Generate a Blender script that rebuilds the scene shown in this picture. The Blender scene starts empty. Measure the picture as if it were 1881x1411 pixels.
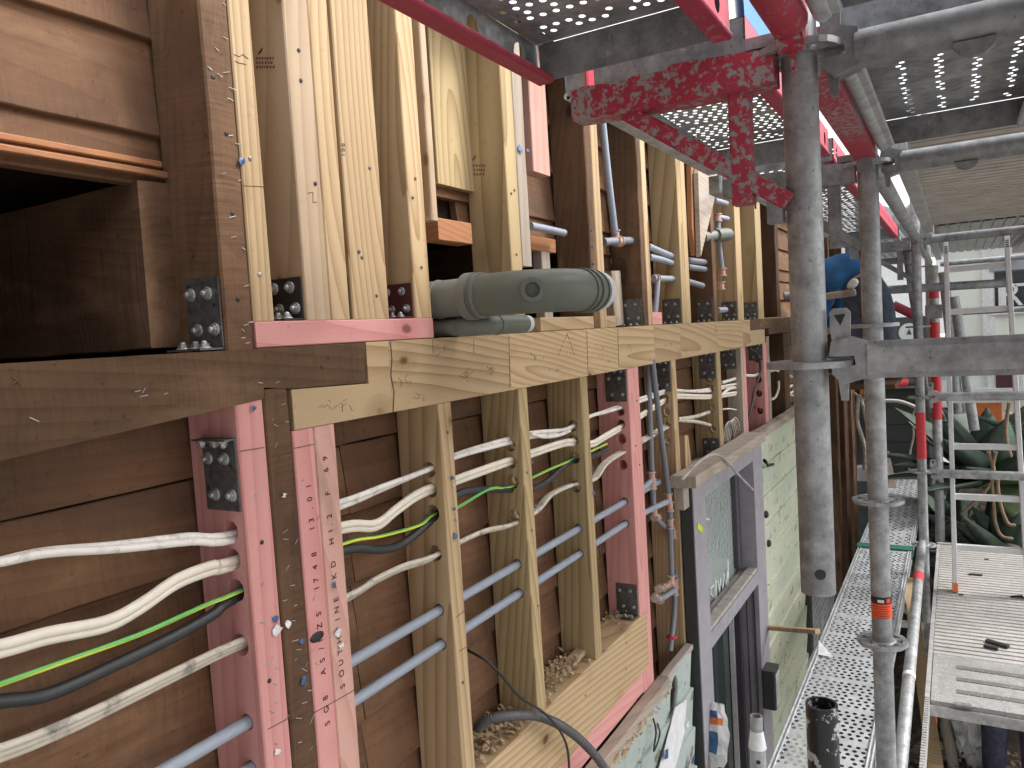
import bpy, bmesh, math, random
from mathutils import Vector, Matrix, noise
random.seed(7)
D = bpy.data
SC = bpy.context.scene
COL = SC.collection
# ------------------------------------------------------------------ camera
R_ = ((0.49830885, -0.86483108, -0.06128203), (-0.08578898, 0.02115203, -0.99608877), (0.86274477, 0.50161718, -0.06365273))
RIGHT, DOWN, FWD = Vector(R_[0]), Vector(R_[1]), Vector(R_[2])
FPX, PW, PH = 1413.0, 1881.0, 1411.0
cam = D.objects.new('camera', D.cameras.new('camera')); COL.objects.link(cam)
cam.matrix_world = Matrix(((RIGHT.x, -DOWN.x, -FWD.x, 0), (RIGHT.y, -DOWN.y, -FWD.y, 0), (RIGHT.z, -DOWN.z, -FWD.z, 0), (0, 0, 0, 1)))
cam.data.sensor_width = 36; cam.data.lens = FPX / PW * 36
cam.data.clip_start = 0.02; cam.data.clip_end = 500
SC.camera = cam
# ------------------------------------------------------------------ light (overcast)
SUN_EL, SUN_AZ = math.radians(48), math.radians(-62)   # azimuth of the direction towards the sun, from +x
wd = D.worlds.new('World'); SC.world = wd; wd.use_nodes = True
nt = wd.node_tree; bg = nt.nodes['Background']
sky = nt.nodes.new('ShaderNodeTexSky'); sky.sky_type = 'NISHITA'; sky.sun_disc = False
sky.sun_elevation = SUN_EL; sky.sun_rotation = math.pi / 2 - SUN_AZ; sky.air_density = 1.0; sky.dust_density = 4.0
hs = nt.nodes.new('ShaderNodeHueSaturation'); hs.inputs['Saturation'].default_value = 0.22
nt.links.new(sky.outputs[0], hs.inputs['Color']); nt.links.new(hs.outputs[0], bg.inputs['Color'])
bg.inputs['Strength'].default_value = 0.15
sun = D.objects.new('sun', D.lights.new('sun', 'SUN')); COL.objects.link(sun)
sun.data.energy = 1.25; sun.data.angle = math.radians(16); sun.data.color = (1, .97, .93)
sd = Vector((math.cos(SUN_EL) * math.cos(SUN_AZ), math.cos(SUN_EL) * math.sin(SUN_AZ), math.sin(SUN_EL)))
sun.rotation_euler = sd.to_track_quat('Z', 'Y').to_euler()
SC.view_settings.view_transform = 'Standard'; SC.view_settings.look = 'None'
SC.view_settings.exposure = 1.25; SC.view_settings.gamma = 1.0
SC.render.engine = 'CYCLES'
SC.cycles.max_bounces = 8; SC.cycles.diffuse_bounces = 5

# ------------------------------------------------------------------ helpers
def P(u, v, **k):
    """point of the photo pixel (u, v) on the plane x=, y= or z= (metres from the camera)"""
    r = RIGHT * ((u - PW / 2) / FPX) + DOWN * ((v - PH / 2) / FPX) + FWD
    a, val = next(iter(k.items()))
    i = 'xyz'.index(a)
    return r * (val / r[i])

WM = {}
def tag(o, label=None, cat=None, group=None, kind=None):
    if label: o['label'] = label
    if cat: o['category'] = cat
    if group: o['group'] = group
    if kind: o['kind'] = kind
    return o
def link(o, M, parent=None):
    COL.objects.link(o); WM[o.name] = M.copy()
    o.matrix_basis = M
    if parent is not None:
        o.parent = parent; o.matrix_parent_inverse = WM[parent.name].inverted()
    return o
def thing(name, loc, label, cat, group=None):
    o = D.objects.new(name, None); o.empty_display_size = .05
    link(o, Matrix.Translation(Vector(loc)))
    return tag(o, label, cat, group)

class MB:
    def __init__(s): s.v = []; s.f = []; s.sm = []
    def add(s, vs, fs, smooth=False):
        b = len(s.v); s.v += [Vector(p) for p in vs]
        s.f += [tuple(i + b for i in f) for f in fs]; s.sm += [smooth] * len(fs)
    def box(s, x0, x1, y0, y1, z0, z1, M=None, c=0.0):
        if c > 0:
            s.cbox(x0, x1, y0, y1, z0, z1, c, M); return
        vs = [Vector((x, y, z)) for x in (x0, x1) for y in (y0, y1) for z in (z0, z1)]
        if M: vs = [M @ p for p in vs]
        s.add(vs, [(0, 1, 3, 2), (4, 6, 7, 5), (0, 4, 5, 1), (2, 3, 7, 6), (0, 2, 6, 4), (1, 5, 7, 3)])
    def cbox(s, x0, x1, y0, y1, z0, z1, c, M=None):
        ps = [(x0 + c, y0), (x1 - c, y0), (x1, y0 + c), (x1, y1 - c), (x1 - c, y1), (x0 + c, y1), (x0, y1 - c), (x0, y0 + c)]
        vs = [Vector((p[0], p[1], z)) for z in (z0, z1) for p in ps]
        if M: vs = [M @ p for p in vs]
        s.add(vs, [tuple(range(7, -1, -1)), tuple(range(8, 16))] + [(i, (i + 1) % 8, 8 + (i + 1) % 8, 8 + i) for i in range(8)])
    def prism(s, poly, a, b, M=None):
        """poly in local xy, extruded from z=a to z=b"""
        n = len(poly); vs = [Vector((p[0], p[1], z)) for z in (a, b) for p in poly]
        if M: vs = [M @ p for p in vs]
        s.add(vs, [tuple(range(n - 1, -1, -1)), tuple(range(n, 2 * n))] + [(i, (i + 1) % n, n + (i + 1) % n, n + i) for i in range(n)])
    def tube(s, pts, r, seg=12, caps=True, inner=None):
        pts = [Vector(p) for p in pts]; n = len(pts)
        rs = r if isinstance(r, (list, tuple)) else [r] * n
        t0 = (pts[1] - pts[0]).normalized()
        nrm = t0.orthogonal().normalized(); rings = []
        for i in range(n):
            t = (pts[min(i + 1, n - 1)] - pts[max(i - 1, 0)]).normalized()
            nrm = (nrm - t * nrm.dot(t)).normalized(); bn = t.cross(nrm)
            rings.append([pts[i] + (nrm * math.cos(2 * math.pi * k / seg) + bn * math.sin(2 * math.pi * k / seg)) * rs[i] for k in range(seg)])
        vs = [p for g in rings for p in g]
        fs = [(i * seg + k, i * seg + (k + 1) % seg, (i + 1) * seg + (k + 1) % seg, (i + 1) * seg + k) for i in range(n - 1) for k in range(seg)]
        s.add(vs, fs, True)
        if caps and inner is None:
            s.add(rings[0], [tuple(range(seg - 1, -1, -1))]); s.add(rings[-1], [tuple(range(seg))])
        if inner:
            ri = []
            for i in (0, n - 1):
                c = pts[i]; ri.append([c + (p - c) * (inner / rs[i]) for p in rings[i]])
            for q, (ro, rin) in enumerate(((rings[0], ri[0]), (rings[-1], ri[1]))):
                s.add(ro + rin, [(k, (k + 1) % seg, seg + (k + 1) % seg, seg + k) if q else (k, seg + k, seg + (k + 1) % seg, (k + 1) % seg) for k in range(seg)])
            s.add(ri[0] + ri[1], [(k, seg + k, seg + (k + 1) % seg, (k + 1) % seg) for k in range(seg)], True)
    def lathe(s, prof, seg=20, M=None):
        """prof: (r, z) list"""
        vs = [Vector((r * math.cos(2 * math.pi * k / seg), r * math.sin(2 * math.pi * k / seg), z)) for r, z in prof for k in range(seg)]
        if M: vs = [M @ p for p in vs]
        n = len(prof)
        s.add(vs, [(i * seg + k, i * seg + (k + 1) % seg, (i + 1) * seg + (k + 1) % seg, (i + 1) * seg + k) for i in range(n - 1) for k in range(seg)], True)
        s.add(vs[:seg], [tuple(range(seg - 1, -1, -1))]); s.add(vs[-seg:], [tuple(range(seg))])
    def perf(s, o, ux, uy, nu, nv, cu, cv, ru, rv, stag=True, jit=0.0, blank=None):
        o, ux, uy = Vector(o), Vector(ux), Vector(uy)
        for i in range(nu):
            for j in range(nv):
                x0, y0 = i * cu, j * cv
                if blank and blank(i, j):
                    s.add([o + ux * a + uy * b for a, b in ((x0, y0), (x0 + cu, y0), (x0 + cu, y0 + cv), (x0, y0 + cv))], [(0, 1, 2, 3)]); continue
                sx = (.16 if (j % 2) else -.16) * cu if stag else 0
                cx, cy = x0 + cu / 2 + sx, y0 + cv / 2
                out = [(x0, y0), (x0 + cu / 2, y0), (x0 + cu, y0), (x0 + cu, y0 + cv / 2), (x0 + cu, y0 + cv), (x0 + cu / 2, y0 + cv), (x0, y0 + cv), (x0, y0 + cv / 2)]
                hol = [(cx + ru * math.cos(a), cy + rv * math.sin(a)) for a in [math.radians(225 + 45 * k) for k in range(8)]]
                vs = [o + ux * a + uy * b for a, b in out + hol]
                s.add(vs, [(k, (k + 1) % 8, 8 + (k + 1) % 8, 8 + k) for k in range(8)])
    def mesh(s, name, c):
        me = D.meshes.new(name); me.from_pydata([p - c for p in s.v], [], s.f)
        me.polygons.foreach_set('use_smooth', s.sm); me.update(); return me
    def build(s, name, mat, parent=None, label=None, cat=None, group=None, kind=None):
        lo = Vector([min(p[i] for p in s.v) for i in range(3)]); hi = Vector([max(p[i] for p in s.v) for i in range(3)])
        c = (lo + hi) / 2
        me = s.mesh(name, c); me.materials.append(mat)
        if any(s.sm) and not all(s.sm): pass
        o = D.objects.new(name, me); link(o, Matrix.Translation(c), parent)
        return tag(o, label, cat, group, kind)

def catmull(pts, k=6):
    pts = [Vector(p) for p in pts]; out = []
    for i in range(len(pts) - 1):
        p0, p1, p2, p3 = pts[max(i - 1, 0)], pts[i], pts[i + 1], pts[min(i + 2, len(pts) - 1)]
        for j in range(k):
            t = j / k
            out.append(.5 * ((2 * p1) + (p2 - p0) * t + (2 * p0 - 5 * p1 + 4 * p2 - p3) * t * t + (3 * p1 - p0 - 3 * p2 + p3) * t ** 3))
    out.append(pts[-1]); return out
def inst(name, me, M, parent, label=None):
    o = D.objects.new(name, me); link(o, M, parent)
    if label: o['label'] = label
    return o
def frame(ax, up=Vector((0, 0, 1)), loc=(0, 0, 0)):
    """matrix whose local z is ax"""
    z = Vector(ax).normalized(); x = Vector(up).cross(z)
    if x.length < 1e-4: x = Vector((1, 0, 0)).cross(z)
    x.normalize(); y = z.cross(x)
    M = Matrix((x, y, z)).transposed().to_4x4(); M.translation = Vector(loc); return M

def timber(name, x0, x1, y0, y1, z0, z1, axis, mat, parent=None, label=None, cat=None, group=None, wob=0.0, c=.0018, rot=None):
    """a sawn piece whose local z runs along its grain"""
    ctr = Vector(((x0 + x1) / 2, (y0 + y1) / 2, (z0 + z1) / 2)); s = Vector((x1 - x0, y1 - y0, z1 - z0))
    if axis == 'z': B = Matrix(((1, 0, 0), (0, 1, 0), (0, 0, 1))); w, h, L = s.x, s.y, s.z
    elif axis == 'x': B = Matrix(((0, 0, 1), (1, 0, 0), (0, 1, 0))); w, h, L = s.y, s.z, s.x
    else: B = Matrix(((1, 0, 0), (0, 0, 1), (0, -1, 0))); w, h, L = s.x, s.z, s.y
    n = max(1, int(L / .09)) if wob > 0 else 1
    seed = Vector((random.random() * 50, random.random() * 50, 0))
    m = MB(); vs = []
    base = [(-w / 2 + c, -h / 2), (w / 2 - c, -h / 2), (w / 2, -h / 2 + c), (w / 2, h / 2 - c), (w / 2 - c, h / 2), (-w / 2 + c, h / 2), (-w / 2, h / 2 - c), (-w / 2, -h / 2 + c)]
    for i in range(n + 1):
        z = -L / 2 + L * i / n
        for (a, b) in base:
            q = Vector((a, b, z))
            if wob > 0:
                d = noise.noise_vector(q * 9 + seed) * wob
                q = q + Vector((d.x, d.y, 0))
            vs.append(q)
    fs = [tuple(range(7, -1, -1)), tuple(range(n * 8, n * 8 + 8))] + [(i * 8 + k, i * 8 + (k + 1) % 8, i * 8 + 8 + (k + 1) % 8, i * 8 + 8 + k) for i in range(n) for k in range(8)]
    me = D.meshes.new(name); me.from_pydata(vs, [], fs); me.materials.append(mat); me.update()
    o = D.objects.new(name, me); M = B.to_4x4()
    if rot: M = rot.to_4x4() @ M
    M.translation = ctr; link(o, M, parent)
    return tag(o, label, cat, group)
def beam_prism(name, poly, y0, y1, mat, parent=None, label=None, cat=None, group=None):
    """poly of (x, z), extruded in y; grain along x"""
    cx = sum(p[0] for p in poly) / len(poly); cz = sum(p[1] for p in poly) / len(poly); cy = (y0 + y1) / 2
    n = len(poly); vs = [Vector((yy - cy, p[1] - cz, p[0] - cx)) for yy in (y0, y1) for p in poly]
    area = sum(poly[i][0] * poly[(i + 1) % n][1] - poly[(i + 1) % n][0] * poly[i][1] for i in range(n))
    fs = [tuple(range(n)), tuple(range(2 * n - 1, n - 1, -1))] + [(i, n + i, n + (i + 1) % n, (i + 1) % n) for i in range(n)]
    if area < 0: fs = [tuple(reversed(f)) for f in fs]
    me = D.meshes.new(name); me.from_pydata(vs, [], fs); me.materials.append(mat); me.update()
    o = D.objects.new(name, me)
    M = Matrix(((0, 0, 1, cx), (1, 0, 0, cy), (0, 1, 0, cz), (0, 0, 0, 1))); link(o, M, parent)
    return tag(o, label, cat, group)
def cut(o, cyls, ax=(1, 0, 0)):
    """drill round holes along ax: (x, y, z, r, length)"""
    m = MB(); ax = Vector(ax)
    for (x, y, z, r, l) in cyls:
        if isinstance(r, tuple): m.lathe([(1, -l / 2), (1, l / 2)], 14, frame(ax, loc=(x, y, z)) @ Matrix.Diagonal((r[0], r[1], 1, 1)))
        else: m.tube([Vector((x, y, z)) - ax * l / 2, Vector((x, y, z)) + ax * l / 2], r, 14)
    me = m.mesh('cutter', Vector((0, 0, 0))); c = D.objects.new('cutter', me); COL.objects.link(c)
    md = o.modifiers.new('b', 'BOOLEAN'); md.object = c; md.operation = 'DIFFERENCE'; md.solver = 'EXACT'
    dg = bpy.context.evaluated_depsgraph_get(); dg.update()
    ne = D.meshes.new_from_object(o.evaluated_get(dg)); o.modifiers.clear(); old = o.data; o.data = ne
    D.objects.remove(c); D.meshes.remove(me)
def text_mesh(name, s, size, M, mat, parent, extr=.0002):
    cu = D.curves.new(name, 'FONT'); cu.body = s; cu.size = size; cu.extrude = extr; cu.align_x = 'LEFT'
    t = D.objects.new(name, cu); COL.objects.link(t)
    dg = bpy.context.evaluated_depsgraph_get(); me = D.meshes.new_from_object(t.evaluated_get(dg))
    D.objects.remove(t); me.materials.clear(); me.materials.append(mat)
    o = D.objects.new(name, me); link(o, M, parent); return o

# ------------------------------------------------------------------ materials
def newmat(name):
    m = D.materials.new(name); m.use_nodes = True; nt = m.node_tree
    return m, nt, nt.nodes['Principled BSDF']
class N:
    def __init__(s, nt): s.nt = nt
    def n(s, t, **k):
        q = s.nt.nodes.new(t)
        for a, b in k.items():
            if a in q.inputs and not hasattr(q, a): q.inputs[a].default_value = b
            elif a[0].isupper(): q.inputs[a.replace('_', ' ')].default_value = b
            else: setattr(q, a, b)
        return q
    def l(s, a, b): s.nt.links.new(a, b)
    def math(s, op, a, b=None, c=None):
        q = s.n('ShaderNodeMath', operation=op)
        for i, x in enumerate((a, b, c)):
            if x is None: continue
            if isinstance(x, (int, float)): q.inputs[i].default_value = x
            else: s.l(x, q.inputs[i])
        return q.outputs[0]
    def vm(s, op, a, b):
        q = s.n('ShaderNodeVectorMath', operation=op)
        for i, x in enumerate((a, b)):
            if isinstance(x, (tuple, list)): q.inputs[i].default_value = x
            else: s.l(x, q.inputs[i])
        return q.outputs[0]
    def noise(s, vec, scale, detail=3, rough=.55):
        q = s.n('ShaderNodeTexNoise'); s.l(vec, q.inputs['Vector'])
        q.inputs['Scale'].default_value = scale; q.inputs['Detail'].default_value = detail; q.inputs['Roughness'].default_value = rough
        return q.outputs[0], q.outputs[1]
    def mr(s, v, a, b, c=0.0, d=1.0):
        q = s.n('ShaderNodeMapRange'); s.l(v, q.inputs[0])
        for i, x in enumerate((a, b, c, d)): q.inputs[i + 1].default_value = x
        return q.outputs[0]
    def mix(s, f, a, b, t='MIX'):
        q = s.n('ShaderNodeMix', data_type='RGBA', blend_type=t)
        for i, x in ((0, f), (6, a), (7, b)):
            if isinstance(x, (int, float)): q.inputs[i].default_value = x
            elif isinstance(x, tuple): q.inputs[i].default_value = x + (1,) if len(x) == 3 else x
            else: s.l(x, q.inputs[i])
        return q.outputs[2]
    def obj_vec(s, rnd=True):
        tc = s.n('ShaderNodeTexCoord'); v = tc.outputs['Object']
        if not rnd: return v, None
        oi = s.n('ShaderNodeObjectInfo'); r = oi.outputs['Random']
        cx = s.n('ShaderNodeCombineXYZ'); s.l(s.math('MULTIPLY', r, 37.0), cx.inputs[0]); s.l(s.math('MULTIPLY', r, 91.0), cx.inputs[1]); s.l(s.math('MULTIPLY', r, 53.0), cx.inputs[2])
        return v, (r, cx.outputs[0])
    def bump(s, h, strength, dist, bsdf):
        q = s.n('ShaderNodeBump'); q.inputs['Strength'].default_value = strength; q.inputs['Distance'].default_value = dist
        s.l(h, q.inputs['Height']); s.l(q.outputs[0], bsdf.inputs['Normal'])

def wood(name, light, dark, ringscale=26.0, ringc=.55, knot=None, kn=.5, fib=.25, saw=0.0, patch=None, stain=None, grime=0.0, rough=.75, var=.12):
    light, dark = tuple(c * .74 for c in light), tuple(c * .74 for c in dark)
    if patch: patch = tuple(c * .74 for c in patch)
    m, nt, b = newmat(name); g = N(nt)
    v, (r, off) = g.obj_vec()
    vo = g.vm('ADD', v, off)
    vs = g.vm('MULTIPLY', vo, (1, 1, .09))
    wn, wc = g.noise(vs, 5.0, 2)
    wv = g.vm('MULTIPLY', g.vm('SUBTRACT', wc, (.5, .5, .5)), (.055, .055, 0))
    pith = g.n('ShaderNodeCombineXYZ'); g.l(g.math('MULTIPLY_ADD', r, .16, -.10), pith.inputs[0]); g.l(g.math('MULTIPLY_ADD', g.math('FRACT', g.math('MULTIPLY', r, 7.31)), .1, .03), pith.inputs[1])
    # tilt the pith so rings run out of the face in long arches
    sz = g.n('ShaderNodeSeparateXYZ'); g.l(v, sz.inputs[0])
    tl = g.n('ShaderNodeCombineXYZ'); g.l(g.math('MULTIPLY', sz.outputs[2], g.math('MULTIPLY_ADD', r, .10, -.03)), tl.inputs[0]); g.l(g.math('MULTIPLY', sz.outputs[2], g.math('MULTIPLY_ADD', g.math('FRACT', g.math('MULTIPLY', r, 5.1)), .16, .01)), tl.inputs[1])
    rv = g.vm('ADD', g.vm('ADD', g.vm('MULTIPLY', v, (1, 1, 0)), pith.outputs[0]), g.vm('ADD', wv, tl.outputs[0]))
    rs_ = g.n('ShaderNodeCombineXYZ'); sc_ = g.math('MULTIPLY_ADD', g.math('FRACT', g.math('MULTIPLY', r, 3.77)), .75, .4); g.l(sc_, rs_.inputs[0]); g.l(sc_, rs_.inputs[1])
    rv = g.vm('MULTIPLY', rv, rs_.outputs[0])
    wave = g.n('ShaderNodeTexWave', wave_type='RINGS', rings_direction='Z', wave_profile='SAW')
    wave.inputs['Scale'].default_value = ringscale; wave.inputs['Distortion'].default_value = .6; wave.inputs['Detail'].default_value = 1; wave.inputs['Detail Scale'].default_value = 3
    g.l(rv, wave.inputs['Vector'])
    ring = g.math('POWER', wave.outputs[1], 2.2)
    fn, _ = g.noise(g.vm('MULTIPLY', vo, (1, 1, .02)), 260.0, 3, .7)
    bn, _ = g.noise(g.vm('MULTIPLY', vo, (1, 1, .35)), 7.0, 3)
    f = g.math('MULTIPLY', ring, ringc)
    f = g.math('ADD', f, g.math('MULTIPLY', g.math('SUBTRACT', fn, .5), fib))
    f = g.math('ADD', f, g.math('MULTIPLY', g.math('SUBTRACT', bn, .5), .5))
    fc = g.n('ShaderNodeClamp'); g.l(f, fc.inputs[0]); f = fc.outputs[0]
    col = g.mix(f, light, dark)
    if patch:
        pn, _ = g.noise(g.vm('MULTIPLY', vo, (1, 1, .3)), 9.0, 6, .62)
        col = g.mix(g.mr(pn, .54, .66, 0, .85), col, patch)
    if stain:
        pn, _ = g.noise(g.vm('MULTIPLY', g.vm('ADD', vo, (9, 3, 1)), (1, 1, .25)), 5.0, 4)
        col = g.mix(g.mr(pn, .52, .7, 0, .8), col, stain)
    if saw > 0:
        s1, _ = g.noise(g.vm('MULTIPLY', g.vm('ADD', vo, g.vm('MULTIPLY', wc, (0, 0, .05))), (5, 5, 150)), 1.0, 3, .6); s2, _ = g.noise(g.vm('MULTIPLY', vo, (1, 1, .6)), 6.0, 2)
        sf = g.math('MULTIPLY', g.mr(s1, .42, .68), g.mr(s2, .4, .62))
        col = g.mix(g.math('MULTIPLY', sf, saw), col, dark)
        h2 = s1
    if knot:
        vk = g.n('ShaderNodeTexVoronoi'); vk.inputs['Scale'].default_value = 1.0
        kw = g.vm('ADD', g.vm('MULTIPLY', vo, (7.5, 7.5, 4.2)), g.vm('MULTIPLY', wc, (.35, .35, .35)))
        g.l(kw, vk.inputs['Vector'])
        kf = g.mr(vk.outputs['Distance'], .05, .085, 1, 0)
        halo = g.mr(vk.outputs['Distance'], .07, .24, .6, 0)
        col = g.mix(g.math('MULTIPLY', halo, kn), col, dark)
        col = g.mix(g.math('MULTIPLY', kf, kn), col, knot)
    # small dirt, fine specks and dings
    dn, _ = g.noise(vo, 70.0, 4, .7)
    col = g.mix(g.mr(dn, .60, .78, 0, .35 + grime), col, (dark[0] * .35, dark[1] * .33, dark[2] * .3))
    if grime:
        gn, _ = g.noise(vo, 4.0, 5, .65)
        col = g.mix(g.mr(gn, .42, .75, 0, grime), col, (.018, .012, .009))
    hv = g.n('ShaderNodeHueSaturation'); g.l(col, hv.inputs['Color']); g.l(g.math('MULTIPLY_ADD', r, 2 * var, 1 - var), hv.inputs['Value'])
    g.l(hv.outputs[0], b.inputs['Base Color'])
    b.inputs['Roughness'].default_value = rough; b.inputs['Specular IOR Level'].default_value = .25
    h = g.math('ADD', g.math('MULTIPLY', fn, .6), g.math('MULTIPLY', ring, .3))
    if saw > 0: h = g.math('ADD', h, g.math('MULTIPLY', h2, .9))
    g.bump(h, .35 if saw == 0 else .6, .0012 if saw == 0 else .002, b)
    return m

M = {}
M['pine'] = wood('pine', (.64, .465, .275), (.35, .205, .09), 24, .75, (.11, .05, .02), .9)
M['pine_pale'] = wood('pine_pale', (.62, .465, .32), (.42, .27, .15), 15, .6, (.14, .07, .03), .7)
M['pine_green'] = wood('pine_green', (.57, .43, .235), (.29, .19, .085), 18, .75, (.10, .05, .02), .9)
M['pink'] = wood('pink', (.86, .42, .39), (.68, .23, .22), 14, .55, (.16, .05, .04), .8, var=.08)
M['pink_pale'] = wood('pink_pale', (.78, .46, .38), (.60, .28, .22), 15, .5, (.16, .05, .04), .8, patch=(.50, .33, .24))
M['orange'] = wood('orange', (.50, .235, .115), (.32, .12, .05), 22, .6, None, patch=(.25, .12, .06))
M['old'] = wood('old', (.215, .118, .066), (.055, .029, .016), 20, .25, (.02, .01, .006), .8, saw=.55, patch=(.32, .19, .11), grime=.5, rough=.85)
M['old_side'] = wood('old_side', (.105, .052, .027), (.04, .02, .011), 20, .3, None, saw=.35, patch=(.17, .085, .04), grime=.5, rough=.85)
M['board'] = wood('board', (.245, .125, .066), (.105, .053, .028), 18, .32, None, saw=.45, patch=(.33, .185, .10), stain=(.085, .055, .04), grime=.45, rough=.8)
M['weathered'] = wood('weathered', (.52, .44, .36), (.20, .15, .11), 14, .32, None, fib=.7, patch=(.46, .42, .38), stain=(.10, .06, .04), rough=.9)
M['ledger_old'] = wood('ledger_old', (.165, .092, .05), (.062, .034, .018), 18, .35, (.02, .01, .006), .8, saw=.4, patch=(.27, .16, .09), grime=.45, rough=.85)

def galv(name, base=(.36, .375, .385), dark=(.20, .205, .21), metal=.35, rough=.48, sc=24.0):
    base, dark, metal = tuple(c * .88 for c in base), tuple(c * .72 for c in dark), .45
    m, nt, b = newmat(name); g = N(nt); v, (r, off) = g.obj_vec(); vo = g.vm('ADD', v, off)
    a, _ = g.noise(vo, sc, 5, .65); bl, _ = g.noise(g.vm('MULTIPLY', vo, (1, 1, .35)), 7.0, 4)
    vk = g.n('ShaderNodeTexVoronoi'); vk.inputs['Scale'].default_value = 130; g.l(vo, vk.inputs['Vector'])
    f = g.math('ADD', g.math('MULTIPLY', a, .7), g.math('MULTIPLY', bl, .5))
    col = g.mix(g.mr(f, .48, .72), base, dark)
    st, _ = g.noise(g.vm('MULTIPLY', vo, (1, 1, .12)), 26.0, 4, .6); col = g.mix(g.mr(st, .55, .7, 0, .45), col, dark)
    col = g.mix(g.math('MULTIPLY', vk.outputs['Color'], .12), col, (.5, .52, .54))
    sp, _ = g.noise(vo, 140.0, 2, .5); col = g.mix(g.mr(sp, .66, .72, 0, .5), col, (.08, .075, .07))
    w, _ = g.noise(vo, 40.0, 4, .7); col = g.mix(g.mr(w, .63, .72, 0, .35), col, (.62, .63, .62))
    g.l(col, b.inputs['Base Color']); b.inputs['Metallic'].default_value = metal
    g.l(g.math('MULTIPLY_ADD', a, .25, rough - .12), b.inputs['Roughness'])
    g.bump(a, .12, .002, b); return m
M['galv'] = galv('galv', (.50, .515, .53), (.29, .295, .30), .2, .5); M['galv_dark'] = galv('galv_dark', (.34, .35, .36), (.19, .19, .195), .2, .5)
M['galv_light'] = galv('galv_light', (.66, .67, .68), (.46, .47, .48), .2, .5)
M['plank_top'] = galv('plank_top', (.70, .72, .74), (.60, .62, .64), .2, .5); M['alu'] = galv('alu', (.68, .67, .66), (.50, .50, .50), .2, .45, 40)
M['plate'] = galv('plate', (.16, .155, .15), (.07, .07, .07), .5, .42, 60)
M['bolt'] = galv('bolt', (.55, .55, .55), (.3, .3, .3), .7, .32, 90)
def worn(name, paint, under, lo, hi, sc=16.0, rough=.5):
    m, nt, b = newmat(name); g = N(nt); v, (r, off) = g.obj_vec(); vo = g.vm('ADD', v, off)
    a, _ = g.noise(vo, sc, 9, .72); q, _ = g.noise(vo, 5.0, 3)
    f = g.mr(g.math('ADD', g.math('MULTIPLY', a, .7), g.math('MULTIPLY', q, .3)), lo, hi)
    c2, _ = g.noise(vo, 45.0, 4, .6)
    p = g.mix(g.mr(c2, .3, .75, 0, .6), paint, (paint[0] * .55, paint[1] * .8 + .01, paint[2] * .8 + .01))
    g.l(g.mix(f, p, under), b.inputs['Base Color']); b.inputs['Roughness'].default_value = rough
    g.bump(f, .25, -.0006, b); return m
M['red'] = worn('red', (.38, .022, .04), (.27, .25, .25), .55, .60)
M['red_worn'] = worn('red_worn', (.42, .022, .05), (.28, .265, .265), .52, .55, 75)
M['red_bright'] = worn('red_bright', (.74, .07, .11), (.55, .3, .3), .62, .68)
M['red_flange'] = worn('red_flange', (.40, .035, .07), (.42, .22, .24), .56, .64, 60)
M['black_paint'] = worn('black_paint', (.012, .012, .013), (.45, .45, .46), .545, .555, 34, .35)
def plain(name, c, rough=.5, spec=.5, nz=.12, sc=30.0, dirt=None, metal=0, objrand=0):
    m, nt, b = newmat(name); g = N(nt); v, (r, off) = g.obj_vec(); vo = g.vm('ADD', v, off)
    a, _ = g.noise(vo, sc, 5, .62)
    col = g.mix(g.mr(a, .3, .75, 0, 1), c, tuple(x * (1 - 2.2 * nz) for x in c))
    if dirt: 
        d, _ = g.noise(vo, dirt[3] if len(dirt) > 3 else 12.0, 6, .7); col = g.mix(g.mr(d, .5, .68, 0, .85), col, tuple(dirt[:3]))
    if objrand:
        hv = g.n('ShaderNodeHueSaturation'); g.l(col, hv.inputs['Color']); g.l(g.math('MULTIPLY_ADD', r, 2 * objrand, 1 - objrand), hv.inputs['Value']); col = hv.outputs[0]
    g.l(col, b.inputs['Base Color']); b.inputs['Roughness'].default_value = rough; b.inputs['Specular IOR Level'].default_value = spec; b.inputs['Metallic'].default_value = metal
    g.bump(a, .1, .001, b); return m
M['pvc'] = plain('pvc', (.15, .165, .135), .45, .4, .1, 14); M['pvc_pale'] = plain('pvc_pale', (.20, .205, .18), .5, .4, .1, 10); M['pvc_white'] = plain('pvc_white', (.72, .73, .74), .4)
M['pipe'] = plain('pipe', (.30, .335, .40), .36, .5, .06, 20); M['pipe_dark'] = plain('pipe_dark', (.20, .215, .24), .42, .5, .08, 20)
M['copper'] = plain('copper', (.62, .36, .28), .4, .5, .15, 60); M['brass'] = plain('brass', (.55, .47, .40), .35, .5, .15, 60)
M['cable_white'] = plain('cable_white', (.82, .78, .73), .5, .4, .06, 25, (.45, .41, .37, 35)); M['cable_cream'] = plain('cable_cream', (.80, .73, .62), .5, .4, .06, 25)
M['cable_dirty'] = plain('cable_dirty', (.62, .56, .47), .6, .3, .1, 25, (.10, .09, .08, 26))
M['cable_black'] = plain('cable_black', (.028, .03, .034), .4, .5, .1, 40)
M['ladder_alu'] = plain('ladder_alu', (.68, .68, .69), .4, .5, .08, 40); M['rubber'] = plain('rubber', (.02, .02, .022), .5); M['hose'] = plain('hose', (.09, .09, .095), .45)
m, nt, b = newmat('earth'); g = N(nt); v, _q = g.obj_vec(); ge = g.n('ShaderNodeNewGeometry'); sx = g.n('ShaderNodeSeparateXYZ'); g.l(ge.outputs['Normal'], sx.inputs[0]); nn, _c = g.noise(v, 5.0, 2)
g.l(g.mix(g.mr(g.math('ADD', sx.outputs[2], g.math('MULTIPLY', g.math('SUBTRACT', nn, .5), 4.0)), -.1, .15), (.70, .74, .06), (.13, .44, .10)), b.inputs['Base Color']); b.inputs['Roughness'].default_value = .4; M['earth'] = m
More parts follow.
